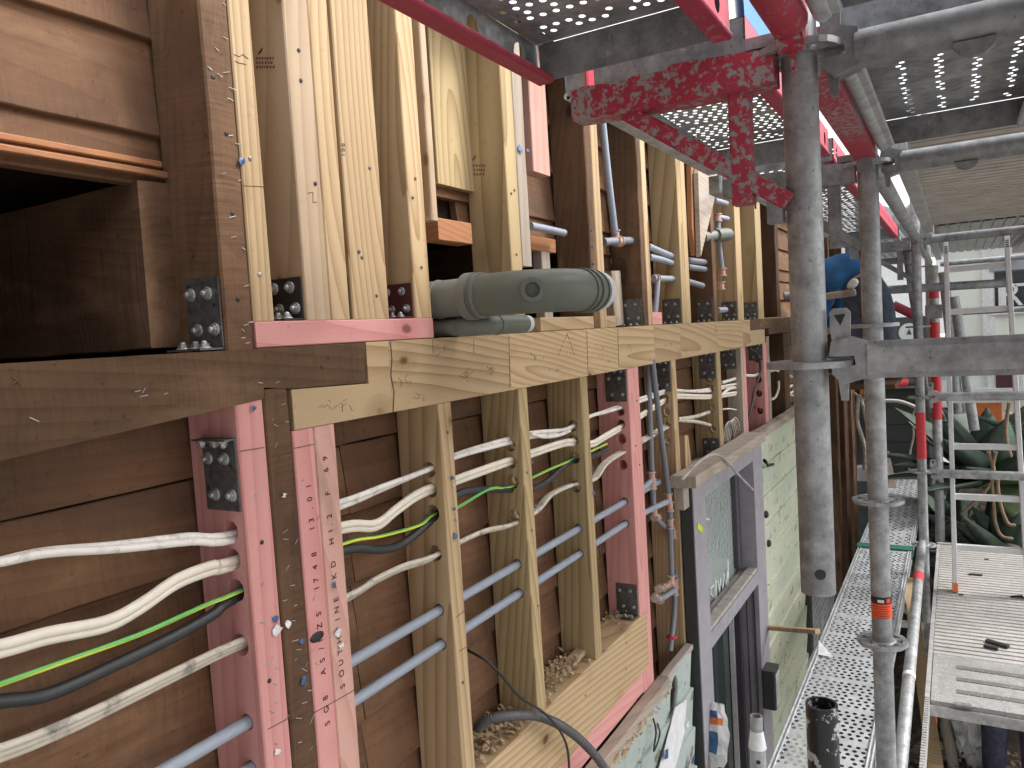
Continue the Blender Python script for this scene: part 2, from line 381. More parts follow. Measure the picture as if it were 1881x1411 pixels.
M['purple'] = plain('purple', (.335, .32, .355), .55, .4, .07, 18, (.27, .25, .28, 9)); M['purple_dark'] = plain('purple_dark', (.085, .075, .095), .5, .4, .1, 20)
M['edge_dark'] = plain('edge_dark', (.045, .05, .048), .6); M['bead'] = plain('bead', (.52, .47, .43), .6, .3, .2, 20, (.25, .2, .17, 14))
def painted_board(name, c, c2, wood_c, th=.615):
    m, nt, b = newmat(name); g = N(nt); v, (r, off) = g.obj_vec(); vo = g.vm('ADD', v, off)
    a, _ = g.noise(g.vm('MULTIPLY', vo, (1, 1, .6)), 4.0, 4); s, _ = g.noise(g.vm('MULTIPLY', vo, (.25, 1, 1)), 20.0, 4)
    col = g.mix(g.mr(a, .35, .65), c, c2); col = g.mix(g.mr(s, .55, .75, 0, .5), col, tuple(x * .72 for x in c))
    p, _ = g.noise(vo, 11.0, 8, .7); pf = g.mr(p, th, th + .025, 0, 1)
    col = g.mix(pf, col, wood_c)
    d, _ = g.noise(vo, 60.0, 3); col = g.mix(g.mr(d, .66, .74, 0, .6), col, (.12, .12, .09))
    g.l(col, b.inputs['Base Color']); b.inputs['Roughness'].default_value = .65
    g.bump(g.math('SUBTRACT', s, pf), .3, .0015, b); return m
M['wb_green'] = painted_board('wb_green', (.44, .50, .39), (.53, .55, .42), (.28, .26, .19), .585); M['wb_grey'] = painted_board('wb_grey', (.34, .42, .37), (.43, .48, .47), (.20, .15, .10), .575)
M['siding'] = plain('siding', (.085, .10, .095), .6, .4, .12, 12)
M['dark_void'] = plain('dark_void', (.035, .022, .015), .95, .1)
M['shav'] = plain('shav', (.66, .48, .29), .8, .2, .2, 50, None, 0, .2)
M['ink'] = plain('ink', (.05, .02, .035), .7, .2); M['pencil'] = plain('pencil', (.13, .10, .08), .8, .1); M['white_paint'] = plain('white_paint', (.82, .84, .84), .6)
M['white_plastic'] = plain('white_plastic', (.78, .78, .76), .45); M['tape'] = plain('tape', (.82, .83, .84), .5)
M['blue_plastic'] = plain('blue_plastic', (.045, .12, .26), .4, .5, .15, 40); M['red_tape'] = plain('red_tape', (.72, .05, .07), .45, .5, .1, 40)
M['orange_plastic'] = plain('orange_plastic', (.75, .20, .05), .5); M['green_band'] = plain('green_band', (.01, .14, .09), .45)
M['orange_label'] = plain('orange_label', (.85, .09, .025), .45, .4, .05); M['black_label'] = plain('black_label', (.02, .012, .012), .5)
M['red_cap'] = plain('red_cap', (.65, .02, .05), .4)
M['wrap'] = plain('wrap', (.05, .22, .60), .5, .5, .1, 10); M['shirt'] = plain('shirt', (.045, .17, .42), .85, .2, .2, 12)
M['jeans'] = plain('jeans', (.075, .085, .12), .9, .15, .25, 26); M['skin'] = plain('skin', (.45, .27, .19), .55, .4, .08); M['hair'] = plain('hair', (.03, .02, .015), .7)
M['jacket'] = plain('jacket', (.03, .03, .036), .8, .2, .2, 20); M['glove'] = plain('glove', (.6, .6, .58), .8)
M['leaf'] = plain('leaf', (.105, .155, .115), .5, .5, .2, 9, None, 0, .3); M['leaf_pale'] = plain('leaf_pale', (.24, .31, .15), .5, .5, .2, 9)
M['root'] = plain('root', (.32, .22, .15), .85, .2, .2, 30)
M['soil'] = plain('soil', (.075, .06, .048), .95, .1, .3, 6, (.16, .13, .10, 9)); M['litter'] = plain('litter', (.14, .10, .065), .9, .2, .3, 30, None, 0, .4)
M['cream'] = plain('cream', (.84, .88, .79), .7, .3, .03, 3); M['trim'] = plain('trim', (.86, .86, .86), .6); M['roofing'] = plain('roofing', (.30, .31, .32), .6)
M['far_wall'] = plain('far_wall', (.86, .86, .85), .8); M['far_blue'] = plain('far_blue', (.30, .62, .72), .7)
M['dark_panel'] = plain('dark_panel', (.09, .03, .03), .5); M['concrete'] = plain('concrete', (.30, .29, .27), .85, .2, .15, 8)
M['rust_sheet'] = plain('rust_sheet', (.40, .42, .46), .5, .5, .2, 8)
m, nt, b = newmat('obscure_glass'); b.inputs['Transmission Weight'].default_value = .35; b.inputs['Roughness'].default_value = .12; b.inputs['Base Color'].default_value = (.34, .41, .38, 1); b.inputs['Specular IOR Level'].default_value = .7
g = N(nt); v, _q = g.obj_vec(False); a, _ = g.noise(g.vm('MULTIPLY', v, (1, 1, 1.4)), 34.0, 2); q, _ = g.noise(v, 3.0, 2); g.l(g.mix(q, (.36, .43, .41), (.62, .68, .65)), b.inputs['Base Color']); g.bump(a, .8, .012, b); M['obscure_glass'] = m  # pale mottled base colour stands in for the hazy reflection in the pane
M['dark_glass'] = plain('dark_glass', (.035, .05, .047), .08, .6, .05, 6)
m, nt, b = newmat('glass'); b.inputs['Transmission Weight'].default_value = 1; b.inputs['Roughness'].default_value = .03; b.inputs['IOR'].default_value = 1.5; b.inputs['Base Color'].default_value = (.88, .93, .92, 1)
g = N(nt); v, _q = g.obj_vec(False); a, _ = g.noise(v, 22.0, 3); g.bump(a, .05, .002, b); M['glass'] = m
def speckle(name, c, c2):
    m, nt, b = newmat(name); g = N(nt); v, (r, off) = g.obj_vec(); vo = g.vm('ADD', v, off)
    a, _ = g.noise(vo, 28.0, 6, .75); q, _ = g.noise(vo, 160.0, 2); w, _ = g.noise(vo, 3.0, 4)
    col = g.mix(g.mr(a, .4, .7), c, c2); col = g.mix(g.mr(q, .64, .68, 0, .8), col, (.75, .75, .73)); col = g.mix(g.mr(w, .45, .75, 0, .45), col, tuple(x * .6 for x in c2))
    g.l(col, b.inputs['Base Color']); b.inputs['Roughness'].default_value = .6; b.inputs['Metallic'].default_value = .2; g.bump(a, .1, .001, b); return m
M['hatch'] = speckle('hatch', (.34, .34, .33), (.23, .23, .22)); M['ribbed'] = speckle('ribbed', (.46, .44, .42), (.34, .325, .31)); M['grip'] = speckle('grip', (.17, .165, .16), (.11, .11, .105))
M['ply_under'] = plain('ply_under', (.56, .52, .48), .75, .2, .15, 10); M['panel_grey'] = plain('panel_grey', (.50, .46, .44), .7)

# ================================================================== the opened-up wall
YF, YB = 0.95, 1.067            # front of the studs, face of the boards behind them
def X(u, v, y=YF): return P(u, v, y=y).x
def Z(u, v, y=YF): return P(u, v, y=y).z
ZB0, ZB1 = -0.135, 0.003        # floor beam
bm_ = MB()
hexp = [(.0095 * math.cos(math.radians(60 * k)), .0095 * math.sin(math.radians(60 * k))) for k in range(6)]
bm_.lathe([(.0135, 0), (.0135, .002), (.011, .0035)], 12); bm_.prism(hexp, .003, .009); bm_.lathe([(.006, .009), (.006, .013), (.003, .015)], 10)
BOLT = bm_.mesh('bolt', Vector((0, 0, 0))); BOLT.materials.append(M['bolt'])
def bracket(st, x, z0, z1, up=True, y0=YF + .006, y1=YF + .082, flange=True, mat='plate', n=(2, 2), s=None):
    s = s if s is not None else (.78 if x < 1.0 else .66 if x < 1.7 else .5)
    S = Matrix.Scale(s, 4)
    m = MB(); m.box(x - .003, x - .0004, y0, y1, z0, z1, c=.0008)
    if flange:
        zf = z0 if up else z1
        m.box(x - (.045 if up else .022), x - .003, y0, y1, zf + (.0003 if up else -.003), zf + (.003 if up else -.0003))
    pl = m.build('bracket_plate', M[mat], st)
    hz = z1 - z0
    for i in range(n[0]):
        for j in range(n[1]):
            y = y0 + .019 + (y1 - y0 - .038) * i / max(1, n[0] - 1); z = z0 + hz * ((.28 + .5 * j / max(1, n[1] - 1)) if up else (.22 + .5 * j / max(1, n[1] - 1)))
            inst('bolt', BOLT, frame((-1, 0, 0), loc=(x - .003, y + (.006 if j else -.004), z)) @ S, pl)
    if flange:
        for i in range(3):
            y = y0 + .014 + (y1 - y0 - .028) * i / 2
            inst('bolt', BOLT, frame((0, 0, 1 if up else -1), loc=(x - (.026 if up else .013) + .004 * (i % 2), y, (z0 + .003) if up else (z1 - .003))) @ S, pl)
    if x < 1:
        for (yy, zz) in ((y0 + .012, z0 + hz * .62), (y1 - .01, z0 + hz * .9), (y0 + .034, z0 + hz * .93), (y0 + .01, z0 + hz * .2), (y1 - .008, z0 + hz * .3)):
            m = MB(); m.lathe([(.0026, 0), (.0026, .0006)], 8, frame((-1, 0, 0), loc=(x - .0031, yy, zz))); m.build('painted_plate_hole', M['rubber'], pl)  # thin black discs painting the shade of small holes in the plate
    return pl
def staples(st, x0, x1, z0, z1, n, y=YF, mat='bolt'):
    m = MB()
    for _ in range(n):
        x, z = random.uniform(x0 + .004, x1 - .004), random.uniform(z0, z1); a = random.uniform(-.9, 1.2); l = random.uniform(.005, .011)
        d = Vector((math.cos(a), random.uniform(-.5, -.1), math.sin(a))) * l; p = Vector((x, y - .0006, z))
        m.tube([p, p + d], .0007, 5)
    return m.build('staples', M[mat], st, kind='stuff')
def nailheads(st, x0, x1, zs, y=YF, mat='plate'):
    for z in zs:
        m = MB(); x = random.uniform(x0 + .25 * (x1 - x0), x1 - .25 * (x1 - x0))
        m.lathe([(.0036, 0), (.0036, .0012), (.002, .0016)], 8, frame((0, -1, 0), loc=(x, y - .0003, z))); m.build('nail_head', M[mat], st)
def scrap(st, u, v, s=.008, mat='blue_plastic', y=YF):
    p = P(u, v, y=y); m = MB(); n = 7
    vs = [p + Vector((0, -.004, 0))] + [p + Vector((math.cos(6.28 * k / n) * s * random.uniform(.5, 1.25), random.uniform(-.006, -.0005), math.sin(6.28 * k / n) * s * random.uniform(.5, 1.2))) for k in range(n)]
    m.add(vs, [(0, 1 + k, 1 + (k + 1) % n) for k in range(n)]); m.build('torn_scrap', M[mat], st)
def pline(st, pts, y=YF, w=.0007):
    m = MB()
    for (a, b) in zip(pts[:-1], pts[1:]):
        p, q = P(*a, y=y - .0004), P(*b, y=y - .0004); m.tube([p, q], w, 4, caps=False)
    m.build('pencil_line', M['pencil'], st)

def stud(label, uL, uR, v, vt, vb, mat, dep=YB - YF, name='stud', cat='stud', group='upright studs of the opened wall', y=YF, zt=None, zb=None, wob=.0, gap=.0, holes=None):
    x0, x1 = X(uL, v, y) + gap, X(uR, v, y) - gap; um = (uL + uR) / 2
    z1 = zt if zt is not None else Z(um, vt, y); z0 = zb if zb is not None else Z(um, vb, y)
    o = timber(name, x0, x1, y, y + dep - .002, z0, z1, 'z', M[mat], None, label, cat, group, wob, c=.0022 if 'old' not in mat else .003)
    if holes: cut(o, [(x0, yy, zz, r, .3) for (yy, zz, r) in holes])
    return o, x0, x1

CABLE_HOLES = [(.985, -.278, .017), (.985, -.322, .017), (.985, -.372, .019), (.985, -.460, .018), (.985, -.585, .0135), (.985, -.661, .0135)]
GU = 'studs above the floor beam'; GL = 'studs below the floor beam'
TM = Matrix(((0, -1, 0), (0, 0, -1), (1, 0, 0))).to_4x4()
def upward(u, v, y=YF - .0006): t = TM.copy(); t.translation = P(u, v, y=y); return t
# ---- upper studs
u1, a, b = stud('dark old rough-sawn stud standing at the end of the old beam, full of staples', 413, 464, 580, 0, 651, 'old', zt=1.45, wob=.003, gap=.0005, group=GU)
U1X = a; bracket(u1, a, ZB1 + .002, .115); staples(u1, a, b, 0, .55, 22); nailheads(u1, a, b, (.08, .21, .33, .41), mat='rubber'); scrap(u1, 440, 296, .009)
u2, a, b = stud('narrow pale pine stud against the dark old stud, on the pink plate', 464.5, 503, 560, 0, 581, 'pine', zt=1.45, zb=.046, group=GU); nailheads(u2, a, b, (.12, .3), mat='bolt')
u3, a, b = stud('pinkish rounded pine stud with a black bracket on its side', 563, 607.5, 570, 0, 581, 'pine_pale', zt=1.45, zb=.046, group=GU); bracket(u3, a, .047, .120, mat='rubber'); nailheads(u3, a, b, (.28, .45, .5), mat='rubber')
stud('yellow pine stud nailed tight to the pinkish rounded stud', 608, 643, 570, 0, 581, 'pine', zt=1.45, zb=.046, group=GU)
u4, a, b = stud('wide flat striped pine stud, broadest of those on the pink plate', 649, 715, 570, 0, 581, 'pine', zt=1.45, zb=.046, dep=.05, group=GU); bracket(u4, a, .047, .125, mat='rubber', y1=YF + .04, flange=False); nailheads(u4, a, b, (.09, .16, .17, .33), mat='plate')
u5, a, b = stud('pine stud with a maroon bracket at the pink plate right end', 764, 793, 570, 0, 581, 'pine', zt=1.45, zb=.046, group=GU); bracket(u5, a, .047, .118, mat='dark_panel'); U5X1 = b
nailheads(u5, a, b, (.15, .29, .33))
stud('short pine batten fixed to the right side of the stud above the grey waste pipe', 794, 805, 400, 0, 405, 'pine_pale', zt=1.45, dep=.04, name='batten', cat='batten', group=None)
u6, a, b = stud('deep pine stud with blue scraps, right behind the large grey waste pipe', 940, 960, 490, 0, 500, 'pine_green', zt=1.45, zb=ZB1 + .001, group=GU); scrap(u6, 954, 275, .012); scrap(u6, 968, 276, .007); nailheads(u6, a, b, (.2, .35, .36))
o, a, b = stud('thin old brown batten on the pine stud above the grey waste pipe', 960.5, 978, 490, 0, 489, 'weathered', zt=1.45, dep=.05, wob=.002, name='batten', cat='batten', group=None)
o, a, b = stud('short red stained block hanging above the blue-grey pipe end', 981, 1011, 320, 0, 319, 'pink_pale', y=.985, zt=1.3, dep=.045, name='hanging_block', cat='timber block', group=None)
u7, a, b = stud('old brown stud with a weathered front strip left of the upper water pipe', 1086, 1097, 490, 0, 600, 'ledger_old', zt=1.4, zb=ZB1 + .001, wob=.002, group=GU); nailheads(u7, a, b, (.1, .2, .25, .3), mat='rubber')
stud('thin pale batten on the old stud left of the upper water pipe', 1097.3, 1110, 490, 0, 600, 'pine', zt=1.4, zb=ZB1 + .001, dep=.03, name='batten', cat='batten', group=None)
u8, a, b = stud('old brown stud with ragged bark-like edge right of the upper water pipe', 1184, 1191.5, 595, 0, 595, 'ledger_old', zt=1.4, zb=ZB1 + .001, wob=.004, group=GU); bracket(u8, a, ZB1 + .002, .10)
stud('thin pale batten on the ragged old stud right of the upper water pipe', 1191.8, 1200, 595, 0, 595, 'pine', zt=1.4, zb=ZB1 + .001, dep=.04, name='batten', cat='batten', group=None)
u9, a, b = stud('pine stud pierced by three grey pipes above the beam', 1255, 1262, 592, 0, 592, 'pine_green', zt=1.4, zb=ZB1 + .001, group=GU); bracket(u9, a, ZB1 + .002, .105)
stud('second pine stud doubled against the one pierced by three pipes', 1262.4, 1270, 592, 0, 592, 'pine', zt=1.4, zb=ZB1 + .001, group=GU)
u10, a, b = stud('slim dark brown stud behind the grey capped pipe stub', 1313, 1319, 585, 0, 590, 'old', zt=1.4, zb=ZB1 + .001, group=GU); bracket(u10, a, ZB1 + .002, .11)
u11, a, b = stud('slim pale stud just right of the capped pipe stub and short vertical pipe', 1357, 1367, 585, 0, 590, 'pine', zt=1.4, zb=ZB1 + .001, group=GU); bracket(u11, a, ZB1 + .002, .1)
u12, a, b = stud('pine stud standing over the splice at the far end of the beam', 1394, 1404, 585, 0, 590, 'pine_green', zt=1.4, zb=ZB1 + .001, group=GU); bracket(u12, a, ZB1 + .002, .1)
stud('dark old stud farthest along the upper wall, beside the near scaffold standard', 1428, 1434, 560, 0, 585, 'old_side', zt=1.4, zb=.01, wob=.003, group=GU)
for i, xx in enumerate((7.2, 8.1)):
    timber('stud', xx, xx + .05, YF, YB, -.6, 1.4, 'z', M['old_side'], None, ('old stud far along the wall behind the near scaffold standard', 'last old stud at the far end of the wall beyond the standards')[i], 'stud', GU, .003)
# ---- beam and plates
ob = beam_prism('old_beam', [(-.6, -.128), (-.6, ZB1), (X(415, 640), ZB1), (X(670, 632), ZB1), (X(671, 703), Z(671, 703)), (X(534, 714), Z(534, 714)), (X(484, 712), Z(484, 712)), (X(483.5, 733), Z(483, 733)), (.2, -.128)], YF - .001, YB - .004, M['ledger_old'],
    None, 'dark old hardwood beam, cut with a stepped end into the new pine beam', 'beam')
staples(ob, .3, 1.05, -.1, -.01, 9); nailheads(ob, .95, 1.0, (-.035,), mat='rubber')
for c0 in ((30, 700),):
    pline(ob, [(c0[0] - 8, c0[1] - 9), (c0[0] + 9, c0[1] + 8)], y=YF - .001, w=.001); pline(ob, [(c0[0] + 9, c0[1] - 9), (c0[0] - 9, c0[1] + 8)], y=YF - .001, w=.001)
nb = thing('new_beam', (2.2, 1.0, -.06), 'long new pale pine floor beam of finger-jointed blocks, running across the wall', 'beam')
xa, xb = X(673, 660), X(1405, 625)
cuts = [X(717, 690)] + [X(u, 650) for u in (935, 1078, 1135, 1203)] + [X(u, 630) for u in (1250, 1318, 1365)]
xs_ = [xa] + cuts + [xb]
for i in range(len(xs_) - 1):
    l, r = xs_[i] + .0003, xs_[i + 1] - .0003
    if i == 0: poly = [(X(535.5, 724), ZB0), (X(534.5, 716), Z(534, 716)), (l, Z(673, 705)), (l, ZB1), (r, ZB1), (r, ZB0)]
    elif i == len(xs_) - 2: poly = [(l, ZB0), (l, ZB1), (X(1377, 588), ZB1), (X(1377, 588), -.055), (r, -.055), (r, ZB0)]
    else: poly = [(l, ZB0), (l, ZB1), (r, ZB1), (r, ZB0)]
    beam_prism('beam_block', poly, YF - .001, YB - .004, M['pine'], nb)
pline(nb, [(717, 628), (720, 660), (718, 690), (724, 720), (722, 757)], y=YF - .0012, w=.0012)
for q in (935, 1078, 1135): pline(nb, [(q, Z and (628 - (q - 715) * .055)), (q + 2, 752 - (q - 722) * .19)], y=YF - .0012, w=.0006)
for q in (795, 870): pline(nb, [(q, 624), (q + 1, 650)], y=YF - .0012, w=.0004)
for (u_, v_) in ((795, 667), (1042, 650), (1224, 618)): scrap(nb, u_, v_, .003, 'white_plastic', YF - .001)
beam_prism('old_beam', [(X(1377.6, 588), -.053), (X(1377.6, 588), ZB1), (9, ZB1), (9, -.09), (X(1412, 610), -.09), (X(1412, 610), -.053)], YF - .001, YB - .004, M['ledger_old'], None, 'old brown beam lapped onto the far end of the pine beam, running behind the standard', 'beam')
timber('bottom_plate', X(468, 600), X(795, 600), YF - .001, YB - .004, ZB1 + .001, .0455, 'x', M['pink'], None, 'short pink plate lying on the beam under the group of pine studs', 'plate')
timber('packer', X(994, 592), X(1132, 592), YF + .002, YB - .01, ZB1 + .001, .041, 'x', M['pine'], None, 'flat pine packer lying on the beam under the big waste pipe', 'packer')
timber('pink_block', X(1200.5, 585), X(1218, 585), YF + .004, YB - .02, ZB1 + .001, .05, 'x', M['pink'], None, 'small pink block on the beam between two upper studs', 'timber block')
rnd_ = random.Random(3)
for (u_, v_, n_) in ((740, 700, 7), (812, 640, 5), (850, 690, 8), (900, 680, 6), (765, 730, 5), (990, 660, 6), (1100, 640, 4), (1110, 660, 4), (1018, 683, 5), (600, 745, 5), (630, 740, 6), (1165, 640, 4), (1225, 632, 4)):
    for _ in range(n_):
        a_ = rnd_.uniform(0, 6.28); l_ = rnd_.uniform(5, 14) * (1 if u_ < 950 else .6); c_ = (u_ + rnd_.uniform(-14, 14), v_ + rnd_.uniform(-7, 7))
        pline(nb, [c_, (c_[0] + l_ * math.cos(a_), c_[1] + l_ * math.sin(a_))], y=YF - .0012, w=.00035)
for k_ in range(6): pline(nb, [(1042 - 3 * k_, 613 + 7 * k_), (1042 - 3 * k_ - 1.5, 613 + 7 * k_ + 4)], y=YF - .0012, w=.0006); pline(nb, [(1042 + 2.4 * k_, 613 + 7 * k_), (1042 + 2.4 * k_ + 1.2, 613 + 7 * k_ + 4)], y=YF - .0012, w=.0006)
def side_stamp(st, x, uvs):
    m = MB()
    for (u0_, v0_, u1_, v1_) in uvs:
        a_, b_ = P(u0_, v0_, x=x - .0005), P(u1_, v1_, x=x - .0005)
        if a_.y > YB - .005 or b_.y > YB - .005: continue
        m.tube([a_, b_], .0007, 4, caps=False)
    if m.v: m.build('mill_stamp', M['ink'], st, kind='stuff')
def stamp_px(u, v, w):
    L = [(u, v, u + 8, v - 12), (u + 8, v - 12, u + 4, v - 2)]
    for k in range(3):
        x_ = u - 3
        while x_ < u + w:
            d_ = rnd_.uniform(2, 5); L.append((x_, v + 9 + 8 * k - x_ * .0, x_ + d_ * .6, v + 5 + 8 * k)); L.append((x_, v + 6 + 8 * k, x_ + d_ * .5, v + 9 + 8 * k)); x_ += d_ + 1.5
    return L
side_stamp(u3, X(563, 570), stamp_px(474, 100, 28)); side_stamp(u6, X(940, 490), stamp_px(866, 297, 26))
for k_ in range(3): text_mesh('pencil_mark', '100'[k_], .012, upward(634, 288 - 9 * k_), M['pencil'], u4)
pline(u2, [(430, 100), (440, 104), (446, 100), (456, 108)], w=.0006); pline(u2, [(432, 112), (440, 116), (452, 118)], w=.0006)
pline(u3, [(565, 355), (575, 353), (575, 372), (583, 371)], w=.0005); pline(u2, [(446, 341), (488, 343)], w=.0004)
# ---- lower studs
l1, a, b = stud('large pink stud pierced by cables, nearest below the old beam', 434, 484.5, 760, 733, 1411, 'pink', zt=Z(460, 734), zb=-1.9, holes=CABLE_HOLES, group=GL)
bracket(l1, a, -.245, -.131, up=False); staples(l1, a, b, -.65, -.14, 12); nailheads(l1, a, b, (-.3, -.52), mat='rubber'); scrap(l1, 462, 750, .006, 'blue_plastic'); scrap(l1, 505, 1135, .007); scrap(l1, 507, 1158, .011, 'white_plastic')
pline(l1, [(441, 829), (485, 822)]); pline(l1, [(492, 1340), (533, 1318)]); scrap(l1, 507, 1380, .006, 'white_plastic')
l2, a, b = stud('dark old stud squeezed between two pink studs, full of staples', 486, 533.5, 760, 712, 1411, 'old', zt=Z(510, 713), zb=-1.9, wob=.002, gap=.001, group=GL)
staples(l2, a, b, -.7, -.1, 26); scrap(l2, 520, 910, .005, 'white_plastic'); scrap(l2, 553, 1178, .006); scrap(l2, 556, 1250, .009); scrap(l2, 527, 1145, .007, 'tape'); pline(l2, [(540, 1200), (556, 1222)], w=.001); pline(l2, [(555, 1200), (540, 1222)], w=.001)
l3, a, b = stud('pink stud stencilled with a grading mark, right of the dark old stud', 538, 577, 800, 793, 1411, 'pink', zt=ZB0 - .001, zb=-1.9, group=GL)
def stencil(s, st, u, v, size, sp):
    cu = s
    x = P(u, v, y=YF - .0006)
    for ch in cu:
        if ch != ' ':
            t = TM.copy(); t.translation = x; text_mesh('stencil_letter', ch, size, t, M['ink'], st)
        x = x + Vector((0, 0, size * (.95 if ch not in '1I./' else .6) * sp))
stencil('SG8 AS/NZS 1748 13.01', l3, 606, 1330, .0165, 1.42)
pline(l3, [(576, 1310), (615, 1288)]); pline(l3, [(539, 824), (577, 816)]); staples(l3, a, b, -.55, -.2, 6)
m = MB(); p = P(582, 1170, y=YF); m.lathe([(.011, 0), (.011, .0006), (.006, .001)], 12, Matrix.Translation(p) @ Matrix.Rotation(math.radians(90), 4, 'X') @ Matrix.Diagonal((1.5, .8, 1, 1))); m.build('knot', M['rubber'], l3)
l4, a, b = stud('pale pink stud stencilled along its face, with torn white scraps, beside the cables', 577.6, 616, 800, 785, 1411, 'pink_pale', zt=ZB0 - .001, zb=-1.9, group=GL)
stencil('SOUTHPINE KD H1.2 F 69', l4, 634, 1262, .0165, 1.30); scrap(l4, 619, 1160, .009, 'white_plastic'); scrap(l4, 625, 1185, .006, 'white_plastic'); scrap(l4, 612, 1075, .007); pline(l4, [(616, 1288), (650, 1268)])
l5, a, b = stud('pine stud with blue scraps, first one right of the stencilled pink stud', 806, 830, 760, 742, 1411, 'pine', zt=ZB0 - .001, zb=-1.9, holes=CABLE_HOLES, group=GL)
for (u_, v_, s_) in ((829, 878, .006), (832, 935, .006), (834, 985, .009), (835, 955, .004)): scrap(l5, u_, v_, s_)
scrap(l5, 832, 890, .005, 'white_plastic'); L5X1 = b; nailheads(l5, a, b, (-.2, -.75)); pline(l5, [(838, 1134), (857, 1119)]); pline(l5, [(843, 1197), (861, 1186)])
ZS = -.98
l6, a, b = stud('darker streaked pine stud standing on the sill timber amid shavings', 955, 971, 760, 715, 1411, 'pine_green', zt=ZB0 - .001, zb=ZS + .001, holes=CABLE_HOLES, group=GL); nailheads(l6, a, b, (-.35, -.5, -.7)); scrap(l6, 977, 850, .004); scrap(l6, 982, 930, .005)
l7, a, b = stud('slim pine stud standing on the sill timber left of the pink far stud', 1069, 1081, 740, 692, 1411, 'pine_green', zt=ZB0 - .001, zb=ZS + .001, holes=CABLE_HOLES, group=GL); scrap(l7, 1086, 860, .005); scrap(l7, 1089, 905, .006)
l8, a, b = stud('tall pink stud with steel brackets, at the end of the sill timber', 1153, 1173, 690, 676, 1411, 'pink', zt=ZB0 - .001, zb=-1.28, holes=CABLE_HOLES, group=GL); L8X0, L8X1 = a, b
bracket(l8, a, -.245, -.137, up=False); bracket(l8, a, ZS + .001, -.87); nailheads(l8, a, b, (-.25, -.4, -.47), mat='rubber')
l9, a, b = stud('slim pine stud behind the pair of vertical water pipes', 1235, 1243, 700, 660, 1411, 'pine', zt=ZB0 - .001, zb=-1.5, group=GL, holes=[(.985, -.285, .02), (.985, -.335, .02), (.985, -.39, .02), (.985, -.45, .018)]); bracket(l9, a, -.255, -.137, up=False); L9X0 = a
l10, a, b = stud('slim pine stud above the window head, with brackets at top and foot', 1318, 1325, 700, 645, 1411, 'pine_green', zt=ZB0 - .001, zb=-.7, group=GL, holes=[(.985, -.25, .022), (.985, -.30, .02), (.985, -.39, .02), (.985, -.49, .02)]); bracket(l10, a, -.255, -.137, up=False); bracket(l10, a, -.62, -.53)
l11, a, b = stud('pink stud drilled with cable holes, first of the far pink pair', 1356.5, 1362.5, 700, 645, 1411, 'pink', zt=ZB0 - .001, zb=-.75, group=GL, holes=[(.985, -.245, .022), (.985, -.31, .02), (.985, -.34, .02), (.985, -.42, .018), (.985, -.53, .03)]); bracket(l11, a, -.24, -.137, up=False)
stud('thin brown packer sandwiched between the far pink studs', 1362.9, 1366.3, 700, 645, 1411, 'weathered', zt=ZB0 - .001, zb=-.75, dep=.08, name='packer', cat='packer', group=None)
stud('thin pink stud right of the brown packer at the far end', 1366.7, 1371.5, 700, 645, 1411, 'pink', zt=ZB0 - .001, zb=-.75, group=GL)
l12, a, b = stud('last pink stud under the end of the new beam', 1404.5, 1410.5, 700, 645, 1411, 'pink', zt=ZB0 - .001, zb=-.75, group=GL, holes=[(.985, -.22, .022), (.985, -.34, .02), (.985, -.42, .02), (.985, -.52, .02)]); bracket(l12, a, -.23, -.137, up=False)
stud('old brown stud just left of the near standard below the old far beam', 1440, 1449, 650, 600, 1411, 'ledger_old', zt=-.091, zb=-.75, group=GL)
stud('rough dark strip on the right side of the last pink stud', 1411, 1416, 700, 645, 1411, 'weathered', zt=-.1, zb=-.75, wob=.004, dep=.05, name='batten', cat='batten', group=None)
# wood splinter leaning on the slim stud
m = MB(); m.prism([(X(1258, 800), Z(1258, 800)), (X(1264, 800), Z(1264, 800)), (X(1272, 870), Z(1272, 870)), (X(1260, 875), Z(1260, 875))], -.97, -.95, Matrix(((1, 0, 0, 0), (0, 0, -1, 0), (0, 1, 0, 0), (0, 0, 0, 1)))); m.build('splinter', M['pine'], None, 'loose pine splinter standing beside the window head', 'wood splinter')
# ---- sill timber, plate under it, edge board
sl = timber('sill_beam', L5X1 + .001, X(1192, 1221), YF - .001, YB - .004, -1.172, ZS, 'x', M['pine'], None, 'broad pine sill timber with shavings on top, between pine and pink studs', 'sill beam')
nailheads(sl, 1.6, 2.4, (-1.05,), mat='rubber'); nailheads(sl, 2.2, 2.3, (-1.02, -1.1), mat='rubber')
timber('bottom_plate', L5X1 + .001, L8X0 - .002, YF, YB - .004, -1.24, -1.1735, 'x', M['pink'], None, 'pink plate running under the pine sill timber', 'plate')
timber('edge_board', 1.2, X(1216, 1240, .935), .908, .948, -1.285, -1.245, 'x', M['weathered'], None, 'weathered brown board edge on top of the grey weatherboards', 'board', None, .004)
timber('edge_board', X(1217, 1240, .935), 2.86, .918, .948, -1.268, -1.247, 'x', M['weathered'], None, 'thin brown strip on the grey weatherboards beside the ragged hole', 'board', None, .004)
timber('nogging', .2, L5X1, YF + .01, YB - .004, -1.60, -1.5, 'x', M['old'], None, 'old nogging low between the lower studs', 'nogging')
